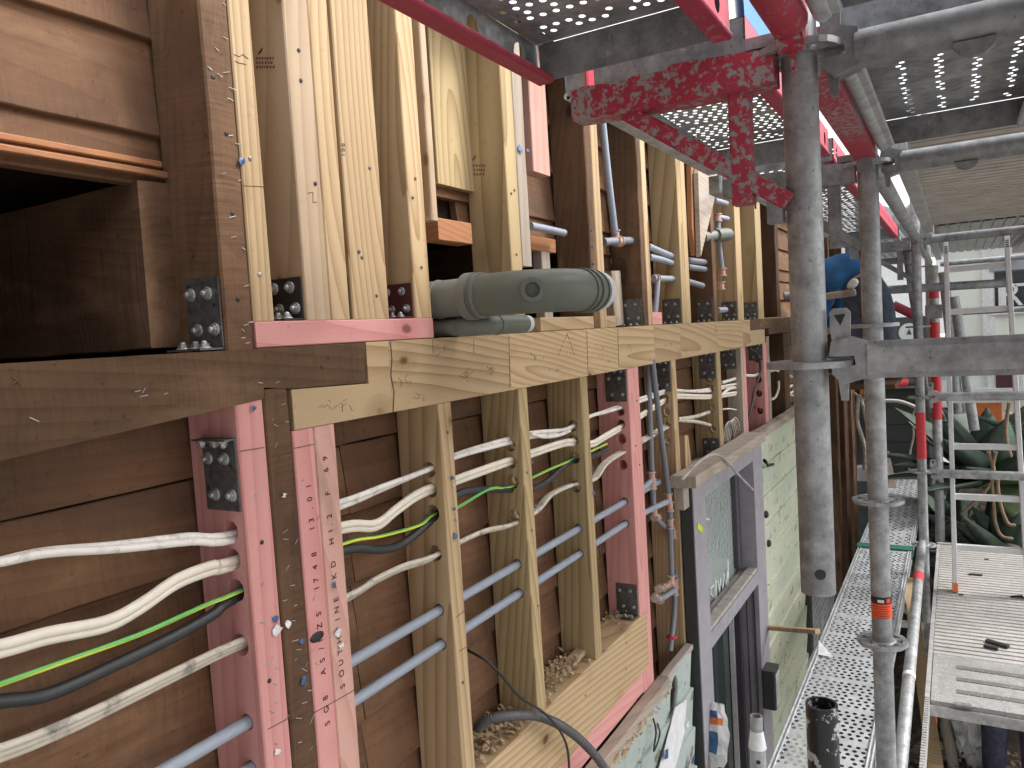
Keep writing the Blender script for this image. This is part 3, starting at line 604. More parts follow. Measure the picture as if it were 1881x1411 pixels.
# ---- boards behind
bl = thing('board_lining', (2, 1.08, 0), 'dark brown horizontal boards lining the back of the open stud wall', 'board lining')
zl = [.351 + .146 * k for k in range(8)]; zl2 = [-.06 - .1425 * k for k in range(11)]
def boards(xr, z0, z1):
    for (x0, x1) in xr:
        o = timber('board', x0, x1, YB + .004, YB + .022, z0 + (.004 if z1 < .02 else -.012), z1, 'x', M['board'], bl, rot=Matrix.Rotation(math.radians(-6.5 + random.uniform(-1.2, 1.2)), 3, 'X'), wob=.0025)
for k in range(7): boards(((-.8, .9), (.902, 2.55), (2.552, 5.0), (5.002, 9)), zl[k], zl[k + 1])
boards(((-.8, .9), (.902, 1.36), (1.62, 2.55), (2.552, 5.0), (5.002, 9)), .272, .351)
for k in range(10): boards(((-.8, 1.15), (1.152, 2.35), (2.352, 4.6), (4.602, 9)), zl2[k + 1], zl2[k])
boards(((-.8, 1.15), (1.152, 2.35), (2.352, 4.6), (4.602, 9)), -.06, .003)
boards(((2.352, 4.6), (4.602, 9)), .003, .14); boards(((2.352, 4.6), (4.602, 9)), .14, .272)
# added dark sheets that stop light leaking through the board gaps
bk = MB(); bk.box(-.9, 2.86, 1.16, 1.17, -1.75, -.07); bk.box(-.9, 9, 1.16, 1.17, .31, 1.45); bk.box(2.86, 9, 1.16, 1.17, -.62, .30); bk.build('light_leak_stop', M['dark_void'], kind='structure')
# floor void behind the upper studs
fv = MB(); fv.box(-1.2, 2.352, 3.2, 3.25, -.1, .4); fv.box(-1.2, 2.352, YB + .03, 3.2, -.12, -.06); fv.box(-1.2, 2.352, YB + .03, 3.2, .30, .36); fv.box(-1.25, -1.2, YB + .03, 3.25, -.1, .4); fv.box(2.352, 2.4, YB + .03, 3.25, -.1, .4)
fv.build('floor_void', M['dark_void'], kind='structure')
timber('floor_joist', .738, .800, YB - .012, 3.0, .012, .265, 'y', M['old'], None, 'dark old floor joist end with a checked face in the opening above the old beam', 'joist', 'joist ends in the floor void', .003)
for i, xx in enumerate((1.30, 1.86)):
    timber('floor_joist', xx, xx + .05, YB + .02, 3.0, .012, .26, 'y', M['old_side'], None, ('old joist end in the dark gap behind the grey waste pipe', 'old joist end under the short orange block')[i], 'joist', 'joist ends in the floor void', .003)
for i, (z0, z1) in enumerate(((.292, .302), (.274, .284))):
    timber('trim_strip', -.3, .79, YB - .004 - .012 * i, YB + .03, z0, z1, 'x', M['orange'], None, ('upper thin orange timber strip over the dark joist opening', 'lower thin orange timber strip over the dark joist opening')[i], 'strip')
timber('nogging', X(805, 420, 1.0), X(866, 420, 1.0), 1.0, 1.045, .222, .272, 'x', M['orange'], None, 'orange-red nogging between two upper pine studs above the waste pipe', 'nogging', 'orange noggings')
timber('nogging', X(975, 440, 1.03), X(1020, 440, 1.03), 1.03, 1.066, .235, .275, 'x', M['orange'], None, 'orange-red nogging under the short blue-grey pipe end', 'nogging', 'orange noggings')
timber('packing_panel', X(793, 200, 1.05), X(870, 200, 1.05), 1.045, 1.064, .365, .95, 'z', M['pine_green'], None, 'pale pine panel set deep in the bay above the orange nogging', 'panel')
timber('support_post', X(995, 470, 1.03), X(1010, 470, 1.03), 1.03, 1.06, .02, .235, 'z', M['weathered'], None, 'short grey post under the orange nogging behind the waste pipe', 'post')
timber('support_post', X(1125, 520, 1.02), X(1142, 520, 1.02), 1.02, 1.06, .01, .2, 'z', M['weathered'], None, 'short leaning grey post right of the waste pipe end', 'post', rot=Matrix.Rotation(math.radians(-3), 3, 'Y'))
timber('support_post', X(1300, 540, 1.02), X(1306, 540, 1.02), 1.02, 1.06, .01, .23, 'z', M['weathered'], None, 'short post below the three grey pipe ends', 'post')
q = [P(u, v, y=.935) for u, v in ((1279, 318), (1284, 300), (1318, 300), (1317, 335), (1284, 472))]
beam_prism('broken_board', [(p.x, p.z) for p in q], .927, .947, M['weathered'], None, 'broken pointed board hanging down beside the pale upper stud', 'broken board')
q = [P(u, v, y=.955) for u, v in ((1268, 300), (1280, 300), (1282, 440), (1276, 470), (1270, 420))]
beam_prism('broken_board', [(p.x, p.z) for p in q], .952, .972, M['orange'], None, 'reddish splintered board behind the broken pointed board', 'broken board')

# ---- shavings
m = MB()
def chip(p, s, mm):
    a = random.uniform(0, 6.28); d = Vector((math.cos(a), math.sin(a), random.uniform(-.2, .5))); w = Vector((-d.y, d.x, random.uniform(-.3, .3))).normalized() * s * .35; up = Vector((0, 0, 1)); n = 4; vs = []
    cur = random.uniform(.5, 2.5)
    for i in range(n + 1):
        t = i / n; q = p + d * s * (t - .5) + up * s * .35 * math.sin(t * cur * 1.6); vs += [q - w, q + w]
    mm.add(vs, [(2 * i, 2 * i + 1, 2 * i + 3, 2 * i + 2) for i in range(n)])
for (xa_, xb_, n_) in ((1.38, 1.64, 330), (1.72, 1.98, 230), (1.98, 2.06, 30), (2.3, 2.4, 40)):
    for _ in range(n_):
        t = random.random(); y = random.uniform(YF + .012, YB - .01); x = random.uniform(xa_, xb_)
        chip(Vector((x, y, ZS + .003 + random.random() ** 2 * .022)), random.uniform(.006, .016), m)
m.build('wood_shavings', M['shav'], kind='stuff')
m = MB(); p = P(1070, 1200, y=1.0)
m.prism([(1.93, ZS + .004), (2.06, ZS + .012), (2.08, ZS + .03), (1.97, ZS + .022)], 0, .03, Matrix(((1, 0, 0, 0), (0, 0, 1, .985), (0, 1, 0, 0), (0, 0, 0, 1)))); m.build('splinter', M['pine_pale'], None, 'pale torn splinter lying on the sill timber under the slim stud', 'wood splinter')

m = MB()
for _ in range(260):
    x = random.uniform(1.5, 2.55); chip(Vector((x, random.uniform(.895, .925), -1.262 - random.random() * .03 - (x - 1.5) * .01)), random.uniform(.006, .018), m)
m.build('wood_rubble', M['shav'], kind='stuff')
# ================================================================== cables and pipes in the wall
def cable(name, pts, lobes, mat, label, cat, group=None, twist=0.0, seg=9, k=5):
    """lobes: (dy, dz, r); swept as one piece"""
    c = catmull(pts, k); mb = MB(); L = 0
    for (dy, dz, r) in lobes:
        L = 0; q = []
        for i, p in enumerate(c):
            if i: L += (c[i] - c[i - 1]).length
            a = twist * L; q.append(p + Vector((0, dy * math.cos(a) - dz * math.sin(a), dy * math.sin(a) + dz * math.cos(a))))
        mb.tube(q, r, seg)
    return mb.build(name, M[mat], None, label, cat, group)
def C(*uv, y=.985): return [P(u, v, y=y + random.uniform(-.003, .003)) for u, v in uv]
cable('power_cable', [Vector((.1, .985, -.30))] + C((-120, 1062), (0, 1034), (87, 1016), (216, 1006), (346, 991), (430, 986)) + C((625, 926), (700, 896), (780, 864), (837, 837), (925, 812), (978, 799), (1020, 795), (1043, 790), (1083, 766), (1112, 757), (1175, 735), (1225, 718), (1243, 718), (1300, 717), (1357, 705)),
      [(0, .0055, .0058), (.002, -.0048, .0056)], 'cable_white', 'uppermost pair of twisted white power cables through the lower studs', 'cable', 'white power cables through the studs', 3.5)
cable('power_cable', [Vector((.1, .985, -.43))] + C((-120, 1215), (0, 1192), (87, 1168), (195, 1146), (260, 1112), (325, 1068), (390, 1043), (424, 1036)) + C((627, 970), (690, 965), (730, 935), (775, 905), (838, 882), (922, 852), (977, 833), (1042, 813), (1085, 816), (1110, 803), (1175, 765), (1222, 735), (1243, 728), (1303, 729), (1357, 722)),
      [(-.001, .0046, .0072), (.001, -.0058, .0062)], 'cable_cream', 'thick cream flat cable, second from the top through the lower studs', 'cable', 'white power cables through the studs')
cable('earth_wire', [Vector((.1, .98, -.49))] + C((-120, 1300), (0, 1257), (130, 1211), (260, 1164), (381, 1110), (440, 1086), y=.975) + C((628, 1000), (700, 985), (770, 965), (795, 946), (840, 932), (900, 898), (932, 896), (978, 877), (1010, 862), (1047, 846), (1087, 828), (1115, 815)),
      [(0, 0, .0034)], 'earth', 'thin green and yellow earth wire running above the black cable', 'wire')
cable('mains_cable', [Vector((.1, .99, -.50))] + C((-120, 1310), (0, 1289), (87, 1276), (195, 1229), (303, 1177), (390, 1129), (437, 1096), y=.99) + C((628, 1012), (700, 1010), (740, 998), (792, 956), (838, 910), (880, 900), (932, 899), (980, 898), (1010, 880), (1047, 848), (1090, 838), (1115, 825), y=.99),
      [(0, 0, .0088)], 'cable_black', 'thick black mains cable below the green and yellow wire', 'cable')
cable('power_cable', [Vector((.1, .985, -.57))] + C((-120, 1415), (0, 1384), (130, 1332), (238, 1280), (368, 1216), (433, 1186)) + C((634, 1100), (690, 1066), (740, 1042), (790, 1026), (847, 995), (890, 976), (937, 965), (983, 940), (1010, 910), (1047, 892), (1090, 880), (1115, 848), (1175, 812), (1225, 783)),
      [(-.002, .0085, .0052), (0, 0, .0056), (.002, -.0085, .0052)], 'cable_dirty', 'dirty ribbed off-white cable, lowest of the cables through the studs', 'cable', 'white power cables through the studs', .6)
cable('power_cable', C((975, 797), (1000, 803), (1025, 800), (1046, 792), y=.975), [(0, 0, .0048)], 'cable_white', 'slack white cable loop under the twisted pair before the slim stud', 'cable')
# far cables between the last studs
for i, (pts, mat, lab) in enumerate([
    (((1245, 770), (1275, 766), (1303, 757)), 'cable_dirty', 'grey cable sloping up into the slim stud above the window'),
    (((1245, 772), (1280, 775), (1304, 781)), 'cable_dirty', 'grey-green cable sloping down into the slim stud above the window'),
    (((1326, 703), (1346, 697), (1365, 690), (1385, 690), (1395, 685)), 'cable_white', 'white cable through the far pink studs'),
    (((1326, 726), (1338, 715), (1350, 712)), 'cable_cream', 'short cream cable into the first far pink stud'),
    (((1327, 752), (1340, 751), (1352, 753)), 'cable_white', 'thin white wire into the lowest hole of the first far pink stud'),
    (((1414, 682), (1425, 680), (1430, 682)), 'cable_white', 'short white cable end right of the last pink stud'),
    (((1416, 734), (1424, 730), (1430, 715), (1430, 700)), 'cable_cream', 'cream cable curling up right of the last pink stud'),
    (((1450, 690), (1458, 694), (1466, 700)), 'cable_white', 'white cable end behind the near standard'),
    (((1449, 712), (1456, 708), (1458, 718), (1450, 724), (1460, 728)), 'cable_cream', 'coil of yellowish wire behind the near standard')]):
    cable('cable', [P(u, v, y=.985) for u, v in pts], [(0, 0, .008)] if i != 4 else [(0, 0, .004)], mat, lab, 'cable')
cable('black_lead', [P(u, v, y=.965) for u, v in ((1375, 640), (1390, 650), (1397, 680), (1386, 715), (1382, 740), (1375, 770))], [(0, 0, .006)], 'rubber', 'black lead looping in front of the last pink studs', 'cable')
for i in range(5):
    cable('loose_wire', [P(1328 + 3 * i, 812, y=.985), P(1332 + 4 * i, 785 - 4 * i, y=.975), P(1340 + 4 * i, 775, y=.97), P(1347 + 3 * i, 790, y=.97), P(1348 + 3 * i, 815, y=.975)], [(0, 0, .0035)], 'cable_dirty', ('first', 'second', 'third', 'fourth', 'fifth')[i] + ' loose grey wire loop from the left at the far pink stud', 'wire', 'loose wires at the far pink stud')
# blue-grey water pipes
def pipe(pts, r, mat, label, group=None, name='water_pipe', cat='pipe', k=4, seg=14):
    m = MB(); m.tube(catmull(pts, k) if len(pts) > 2 else pts, r, seg); return m.build(name, M[mat], None, label, cat, group)
GP = 'horizontal blue-grey water pipes through the studs'
wp1 = pipe([Vector((.1, .985, -.585)), Vector((2.75, .985, -.587))], .0105, 'pipe', 'upper straight blue-grey water pipe through the lower studs', GP)
wp2 = pipe([Vector((.1, .985, -.661)), Vector((2.55, .985, -.661))], .0105, 'pipe', 'lower straight blue-grey water pipe through the lower studs', GP)
def fitting(par, p, ax, r=.0125, l=.03):
    m = MB(); ax = Vector(ax).normalized(); p = Vector(p)
    m.tube([p - ax * l * .5, p + ax * l * .5], r, 12); m.build('sleeve', M['copper'], par)
    for e in (1, -1):
        m = MB(); m.tube([p + ax * e * l * .5, p + ax * e * l * .62], r * 1.35, 12); m.build('ring', M['brass'], par)
yv = .975
v1 = pipe([P(1191, 660, y=yv), P(1194, 780, y=yv), P(1198, 880, y=yv), P(1201, 940, y=yv)], .0105, 'pipe_dark', 'left vertical grey water pipe behind the beam, right of the tall pink stud', 'vertical water pipes right of the pink stud')
v2 = pipe([P(1198, 660, y=yv - .02), P(1212, 780, y=yv - .02), P(1229, 915, y=yv - .02), P(1231, 975, y=yv - .02), P(1234, 1070, y=yv - .02)], .0105, 'pipe_dark', 'right vertical grey water pipe leaning across the slim stud', 'vertical water pipes right of the pink stud')
v3 = pipe([P(1201, 940, y=yv), P(1208, 955, y=yv), P(1225, 972, y=yv), P(1238, 985, y=yv), P(1242, 1030, y=yv), P(1240, 1085, y=yv), P(1238, 1130, y=yv), P(1231, 1196, y=yv)], .0105, 'pipe_dark', 'bent grey pipe joining the two vertical pipes and running down to the boards', 'vertical water pipes right of the pink stud')
pipe([Vector((2.5, .985, -.587)), P(1198, 882, y=yv)], .0105, 'pipe', 'short pipe stub from the pink stud to the left vertical pipe', None)
pipe([Vector((2.5, .985, -.661)), P(1227, 921, y=yv - .02)], .0105, 'pipe', 'longer pipe stub from the pink stud to the right vertical pipe', None)
up = Vector((0, 0, 1))
for (par, u, v, yy, ax) in ((v1, 1197, 876, yv, up), (v1, 1198, 889, yv, up), (v1, 1201, 938, yv, up), (v2, 1228, 915, yv - .02, up), (v2, 1230, 930, yv - .02, up), (v2, 1231, 962, yv - .02, up), (v3, 1205, 950, yv, (1, 0, -.3)), (v3, 1236, 980, yv, (.2, 0, -1)), (v2, 1233, 1066, yv - .02, up), (v3, 1240, 1072, yv, up), (v3, 1239, 1084, yv, up)):
    fitting(par, P(u, v, y=yy), ax)
tp = pipe([P(1234, 1070, y=yv - .02), P(1222, 1078, y=yv - .03), P(1202, 1082, y=yv)], .009, 'copper', 'upper copper stub with brass joints under the vertical pipes', 'copper stubs under the vertical pipes', 'pipe_stub')
for (u, v) in ((1228, 1074), (1219, 1079), (1210, 1081)): fitting(tp, P(u, v, y=yv - .026), (1, .1, .2), .011, .012)
tp = pipe([P(1238, 1084, y=yv), P(1214, 1100, y=yv - .02), P(1202, 1098, y=yv)], .0105, 'pipe', 'lower grey stub with brass joints under the vertical pipes', 'copper stubs under the vertical pipes', 'pipe_stub')
for (u, v) in ((1213, 1101), (1203, 1098)): fitting(tp, P(u, v, y=yv - .018), (1, .1, .2), .012, .014)
m = MB(); m.lathe([(.013, -.004), (.02, -.003), (.02, .003), (.013, .004)], 14, Matrix.Translation(P(1234, 1170, y=yv))); m.box(-.03, -.012, -.004, .004, -.003, .003, Matrix.Translation(P(1234, 1170, y=yv))); m.build('pipe_clip', M['red_cap'], v3)
# upper pipes
uy = .985
p1 = pipe([P(1106, 215, y=uy), P(1118, 330, y=uy), P(1130, 430, y=uy)], .0115, 'pipe', 'vertical blue-grey pipe coming down between two upper studs', None); fitting(p1, P(1131, 433, y=uy), up, .0125)
p2 = pipe([P(1108, 445, y=uy), P(1135, 443, y=uy), P(1166, 442, y=uy)], .0135, 'pipe_dark', 'short horizontal pipe meeting the vertical pipe at a brass tee', None); fitting(p2, P(1135, 443, y=uy), (1, 0, 0), .0145, .03)
pipe([P(974, 415, y=.99), P(1005, 421, y=.99), P(1036, 428, y=.99)], .0105, 'pipe', 'short blue-grey pipe end above the orange nogging', None)
for i, pts in enumerate((((1190, 452), (1215, 463), (1240, 473)), ((1192, 472), (1218, 478), (1243, 487)), ((1200, 511), (1220, 512), (1242, 512)))):
    o = pipe([P(u, v, y=.985) for u, v in pts], .012, 'pipe', ('topmost', 'middle', 'lowest')[i] + ' of three grey pipes entering the doubled pine stud from the left', 'grey pipes through the doubled stud')
    if i == 2:
        fitting(o, P(1205, 512, y=.985), (1, 0, 0), .0135, .02)
for i, pts in enumerate((((1262, 478), (1296, 482)), ((1262, 490), (1295, 495)), ((1262, 517), (1290, 525)))):
    pipe([P(u, v, y=.985) for u, v in pts], .013, 'pipe_dark', ('topmost', 'middle', 'lowest')[i] + ' of three grey pipe ends right of the doubled pine stud', 'grey pipe ends right of the doubled stud')
pipe([P(1208, 515, y=.98), P(1206, 545, y=.98), P(1203, 578, y=.98)], .0105, 'pipe', 'grey pipe dropping from the lowest entering pipe to the beam', None)
cp = MB(); cp.tube([P(1290, 436, y=.98), P(1318, 432, y=.95)], .024, 16); cp = cp.build('pipe_stub', M['pvc_pale'], None, 'pale grey capped waste pipe stub sticking out high on the wall', 'pipe stub')
m = MB(); m.tube([P(1314, 432.5, y=.952), P(1336, 431, y=.93)], .032, 8); m.tube([P(1334, 431, y=.931), P(1341, 430, y=.925)], .02, 10); m.build('screw_cap', M['pvc'], cp)
q = pipe([P(1319, 400, y=.975), P(1320, 440, y=.975), P(1326, 492, y=.975)], .012, 'pipe', 'short vertical pipe with brass joints right of the capped stub', None); fitting(q, P(1318, 400, y=.975), up, .016); fitting(q, P(1326, 500, y=.975), up, .017); fitting(q, P(1324, 525, y=.975), up, .016)
for i, (u0, v0, u1_, v1_) in enumerate(((1312, 367, 1334, 374), (1316, 398, 1336, 402), (1318, 570, 1333, 569))):
    pipe([P(u0, v0, y=.98), P(u1_, v1_, y=.98)], .013, 'pipe', ('upper short pipe end near the broken board', 'short pipe end at the top of the capped stub', 'short pale pipe end just above the beam')[i], 'short pipe ends beside the broken board')
# ---- big waste pipe: leaves the wall towards the street and bends along it
zc, xl, cx, cy, Rr = .0865, 1.385, 1.50, .815, .115
wpipe = MB(); wpipe.tube([(xl, 1.6, zc), (xl, cy + .06, zc)], .0405, 28, caps=False); wpipe = wpipe.build('waste_pipe', M['pvc_pale'], None, 'large dull grey-green waste pipe bend resting above the pine beam', 'waste pipe')
arc = [Vector((cx - Rr * math.cos(a), cy - Rr * math.sin(a), zc)) for a in [math.radians(7.5 * k) for k in range(13)]]
m = MB(); m.tube([(xl, cy + .075, zc)] + arc + [(cx + .09, cy - Rr, zc)], .0450, 28, caps=False); m.build('elbow', M['pvc'], wpipe)
for (yy, r, w) in ((cy + .085, .0505, .02), (cy + .052, .0490, .006), (cy + .16, .0425, .004)):
    m = MB(); m.tube([(xl, yy, zc), (xl, yy - w, zc)], r, 28); m.build('collar', M['pvc_pale'], wpipe)
for (x0, r, w) in ((cx + .012, .0485, .007), (cx + .038, .0490, .013), (cx + .072, .0480, .005)):
    m = MB(); m.tube([(x0, cy - Rr, zc), (x0 + w, cy - Rr, zc)], r, 28); m.build('collar', M['pvc'], wpipe)
m = MB(); m.tube([(cx + .09, cy - Rr, zc), (cx + .116, cy - Rr, zc)], .0440, 28, inner=.038); m.build('end_ring', M['pvc_white'], wpipe)
aa = math.radians(31); d = Vector((-math.cos(aa), -math.sin(aa), 0)); q = Vector((cx, cy, zc)) + d * (Rr + .036)
m = MB(); m.tube([q, q + d * .024], .0245, 24, inner=.015); m.build('access_boss', M['pvc'], wpipe)
m = MB(); m.tube([q, q + d * .010], .0148, 20); m.build('boss_plug', M['pvc'], wpipe)
# small waste pipe below it
zc, xl, cx, cy, Rr = .024, 1.395, 1.452, .925, .057
sp = MB(); sp.tube([(xl, 1.3, zc), (xl, cy, zc)], .0182, 20); sp = sp.build('waste_pipe', M['pvc_pale'], None, 'small grey waste pipe under the big one, bending beside the pink plate', 'waste pipe')
arc = [Vector((cx - Rr * math.cos(a), cy - Rr * math.sin(a), zc)) for a in [math.radians(9 * k) for k in range(11)]]
m = MB(); m.tube([(xl, cy + .01, zc)] + arc + [(cx + .11, cy - Rr, zc)], .0208, 20); m.build('elbow', M['pvc'], sp)
for q in (arc[3], arc[9]):
    t = (arc[4] - arc[3]) if q is arc[3] else (arc[10] - arc[9]); t.normalize(); m = MB(); m.tube([q - t * .003, q + t * .003], .0222, 20); m.build('collar', M['pvc'], sp)
m = MB(); m.tube([(cx + .11, cy - Rr, zc), (cx + .13, cy - Rr, zc)], .0195, 20, inner=.016); m.build('end_ring', M['pvc_white'], sp)
# ---- corrugated conduit and black lead
pts = catmull([P(878, 1338, y=1.0), P(890, 1325, y=.97), P(912, 1318, y=.945), P(950, 1314, y=.93), P(990, 1316, y=.92), P(1035, 1336, y=.90), P(1075, 1368, y=.89), P(1112, 1415, y=.88), P(1150, 1500, y=.87)], 16)
rs = [.0118 if (i % 2) else .0098 for i in range(len(pts) * 1)]
fine = []; 
for i in range(len(pts) - 1): fine += [pts[i], (pts[i] + pts[i + 1]) / 2]
m = MB(); m.tube(fine, [.0125 if (i % 4) < 2 else .0102 for i in range(len(fine))], 14); m.build('corrugated_conduit', M['hose'], None, 'grey corrugated conduit curving over the sill timber', 'conduit')
m = MB(); m.tube(catmull([P(845, 1185, y=1.03), P(862, 1196, y=1.0), P(895, 1215, y=.95), P(925, 1245, y=.93), P(955, 1280, y=.925), P(1000, 1310, y=.895), P(1030, 1345, y=.885), P(1043, 1380, y=.88), P(1046, 1430, y=.88)], 6), .0032, 8); m.build('black_lead', M['rubber'], None, 'thin black lead hanging across the sill timber and conduit', 'lead')

# ================================================================== window and weatherboards
win = thing('window', (3.5, .93, -1.5), 'mauve painted window frame with one glazed pane over an open lower light', 'window')
yw = .895
xl0, xl1 = X(1276, 973, yw), X(1298, 973, yw); xr0, xr1 = X(1386, 900, yw), X(1402, 900, yw)
zt = Z(1262, 897, yw); zm1, zm0 = -1.250, -1.332
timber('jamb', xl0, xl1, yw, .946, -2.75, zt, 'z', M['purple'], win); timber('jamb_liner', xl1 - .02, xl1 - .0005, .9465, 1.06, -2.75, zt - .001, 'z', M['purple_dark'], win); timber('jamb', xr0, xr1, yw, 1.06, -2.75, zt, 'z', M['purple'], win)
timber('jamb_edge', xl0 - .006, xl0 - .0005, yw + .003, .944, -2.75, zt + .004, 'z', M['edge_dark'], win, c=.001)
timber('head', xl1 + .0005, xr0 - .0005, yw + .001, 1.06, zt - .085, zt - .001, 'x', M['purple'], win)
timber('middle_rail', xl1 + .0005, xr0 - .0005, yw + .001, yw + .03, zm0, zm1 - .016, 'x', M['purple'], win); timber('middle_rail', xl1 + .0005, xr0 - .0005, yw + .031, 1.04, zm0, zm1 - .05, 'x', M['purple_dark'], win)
timber('sill', xl0 - .04, xr1 + .04, yw - .05, 1.06, -2.83, -2.752, 'x', M['purple'], win)
ys = 1.0
for (x0, x1, z0, z1) in ((xr0 - .07, xr0 - .001, -1.24, zt - .087),):
    timber('sash_stile', x0, x1, ys - .03, ys + .02, z0, z1, 'z', M['purple_dark'] if x0 > 3.3 else M['purple'], win)
for (q0, q1, q2) in ((yw + .004, yw + .05, -.002), (yw + .05, ys - .012, -.022)):
    timber('bead', xl1 + .001, xr0 - .001, q0, q1, -1.249 + q2 - .012, -1.249 + q2 + .004, 'x', M['bead'], win)
m = MB(); m.box(xl1 + .002, xr0 - .03, ys - .004, ys, -1.297, zt - .08); gl = m.build('pane', M['obscure_glass'], win)
for k in range(3):
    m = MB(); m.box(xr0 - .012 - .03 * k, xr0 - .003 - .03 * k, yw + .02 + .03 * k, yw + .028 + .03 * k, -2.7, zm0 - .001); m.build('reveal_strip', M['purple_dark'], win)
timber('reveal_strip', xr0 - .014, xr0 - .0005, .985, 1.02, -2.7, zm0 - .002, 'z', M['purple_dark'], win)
timber('inner_post', xr0 - .022, xr0 - .0005, 1.024, 1.05, -2.7, zm0 - .002, 'z', M['trim'], win)
m = MB(); m.box(xl1 + .001, xr0 - .03, 1.052, 1.056, -2.7, zm0 + .03); m.build('pane', M['dark_glass'], win)
m = MB(); m.box(xl1, xr1 - .02, 1.9, 1.92, -2.9, zt); m.box(xl1 - .02, xl1, 1.065, 1.9, -2.9, zt); m.box(xr1 - .02, xr1, 1.065, 1.9, -2.9, zt); m.box(xl1, xr1, 1.065, 1.9, -2.92, -2.9); m.box(xl1, xr1, 1.065, 1.9, zt, zt + .02)
m.build('room_behind_window', M['siding'], kind='structure')
# paint-pen scrawl on the pane
pl = [[(1316, 1104), (1304, 1090), (1304, 1082), (1311, 1075), (1312, 1090), (1316, 1104)], [(1314, 1066), (1315, 1100)], [(1318, 1068), (1320, 1090), (1323, 1062), (1326, 1086), (1329, 1054), (1332, 1080), (1336, 1048), (1333, 1075), (1337, 1072), (1336, 1028)], [(1326, 1092), (1336, 1081)], [(1360, 1032), (1364, 1033), (1365, 1040), (1360, 1046)]]
m = MB()
for q in pl: m.tube([P(u, v, y=ys - .0055) for u, v in q], .0055, 5)
m.tube([P(u, v, y=ys - .0055) for u, v in ((1287, 936), (1287, 944), (1292, 951), (1302, 955))], .0045, 5)
m.build('scrawl', M['white_paint'], gl)
m = MB(); m.box(-.035, .035, -.001, .001, -.012, .012, Matrix.Translation(P(1286, 970, y=yw - .002)) @ Matrix.Rotation(.5, 4, 'Y')); m.build('yellow_sticker', plain('sticker', (.55, .75, .05)), win)
timber('head_flashing', xl0 - .10, xr1 - .12, yw - .045, .948, zt + .006, zt + .05, 'x', M['weathered'], None, 'weathered grey cap board over the window head', 'board', None, .005)
timber('rotten_end', xl0 - .075, xl0 - .012, yw + .012, .945, zt - .085, zt + .004, 'z', M['weathered'], None, 'torn weathered board end hanging left of the window head', 'board', None, .006)
m = MB(); m.tube(catmull([P(1252, 882, y=.86), P(1285, 848, y=.845), P(1313, 835, y=.84), P(1336, 848, y=.84), P(1356, 872, y=.83), P(1383, 900, y=.82)], 5), .0055, 7); m.build('loose_wire', M['bead'], None, 'stiff pale wire arching over the weathered window cap', 'wire')
# boards left and right of the window
wl = thing('weatherboard_wall', (2.2, .93, -2), 'broken grey-green weatherboards below the sill timber, left of the window', 'weatherboard wall')
for k in range(14):
    z1 = -1.255 - .158 * k
    o = timber('weatherboard', 1.0, xl0 - .035, .925, .943, z1 - .172, z1, 'x', M['wb_grey'], wl, rot=Matrix.Rotation(math.radians(4.6), 3, 'X'), wob=.004 if k == 0 else .0015)
    if k == 0:
        p = P(1236, 1262, y=.93); cut(o, [(p.x, .93, p.z - .03, (.045, .075), .2)], (0, 1, 0))
for (u, v, s, mt) in ((1222, 1385, .022, 'blue_plastic'), (1272, 1395, .02, 'blue_plastic'), (1262, 1330, .012, 'white_plastic')): scrap(wl, u, v, s, mt, .905)
q4 = [P(u, v, y=.912) for u, v in ((1240, 1300), (1262, 1285), (1258, 1345), (1238, 1420), (1205, 1430), (1222, 1370))]
m = MB(); n4 = len(q4); m.add(q4 + [p + Vector((0, .002, 0)) for p in q4], [tuple(range(n4)), tuple(range(2 * n4 - 1, n4 - 1, -1))]); m.build('tape_strip', M['tape'], wl)
m = MB(); m.tube(catmull([P(u, v, y=.9) for u, v in ((1200, 1320), (1205, 1345), (1201, 1380), (1212, 1350), (1208, 1330))], 4), .003, 6); m.build('loose_wire', M['rubber'], None, 'twisted dark wire poking from the grey weatherboards', 'wire')
wr = thing('weatherboard_wall', (4.9, .93, -2), 'pale green weatherboards right of the mauve window', 'weatherboard wall')
xe = X(1471, 900, .93)
for k in range(17):
    z1 = -.63 - .165 * k
    timber('weatherboard', xr1 + .002, xe, .925, .943, z1 - .18, z1, 'x', M['wb_green'], wr, rot=Matrix.Rotation(math.radians(4.6), 3, 'X'), wob=.0015)
timber('corner_board', xe + .002, xe + .09, .90, 1.05, -3.4, -.60, 'z', M['edge_dark'], wr)
timber('top_board', xr1 - .1, xe + .05, .90, .948, -.628, -.585, 'x', M['weathered'], wr, wob=.006)
m = MB(); m.tube([P(1408, 850, y=.905), P(1404, 846, y=.895), P(1410, 855, y=.89), P(1420, 853, y=.90)], .009, 7); m.build('hook', M['rubber'], wr)
for (u, v) in ((1410, 998), (1473, 1000), (1405, 945), (1474, 1070)):
    m = MB(); p = P(u, v, y=.91); m.lathe([(.02, 0), (.02, .012), (.012, .018)], 10, frame((0, -1, 0), loc=p)); m.build('fixing', M['rubber'], wr)
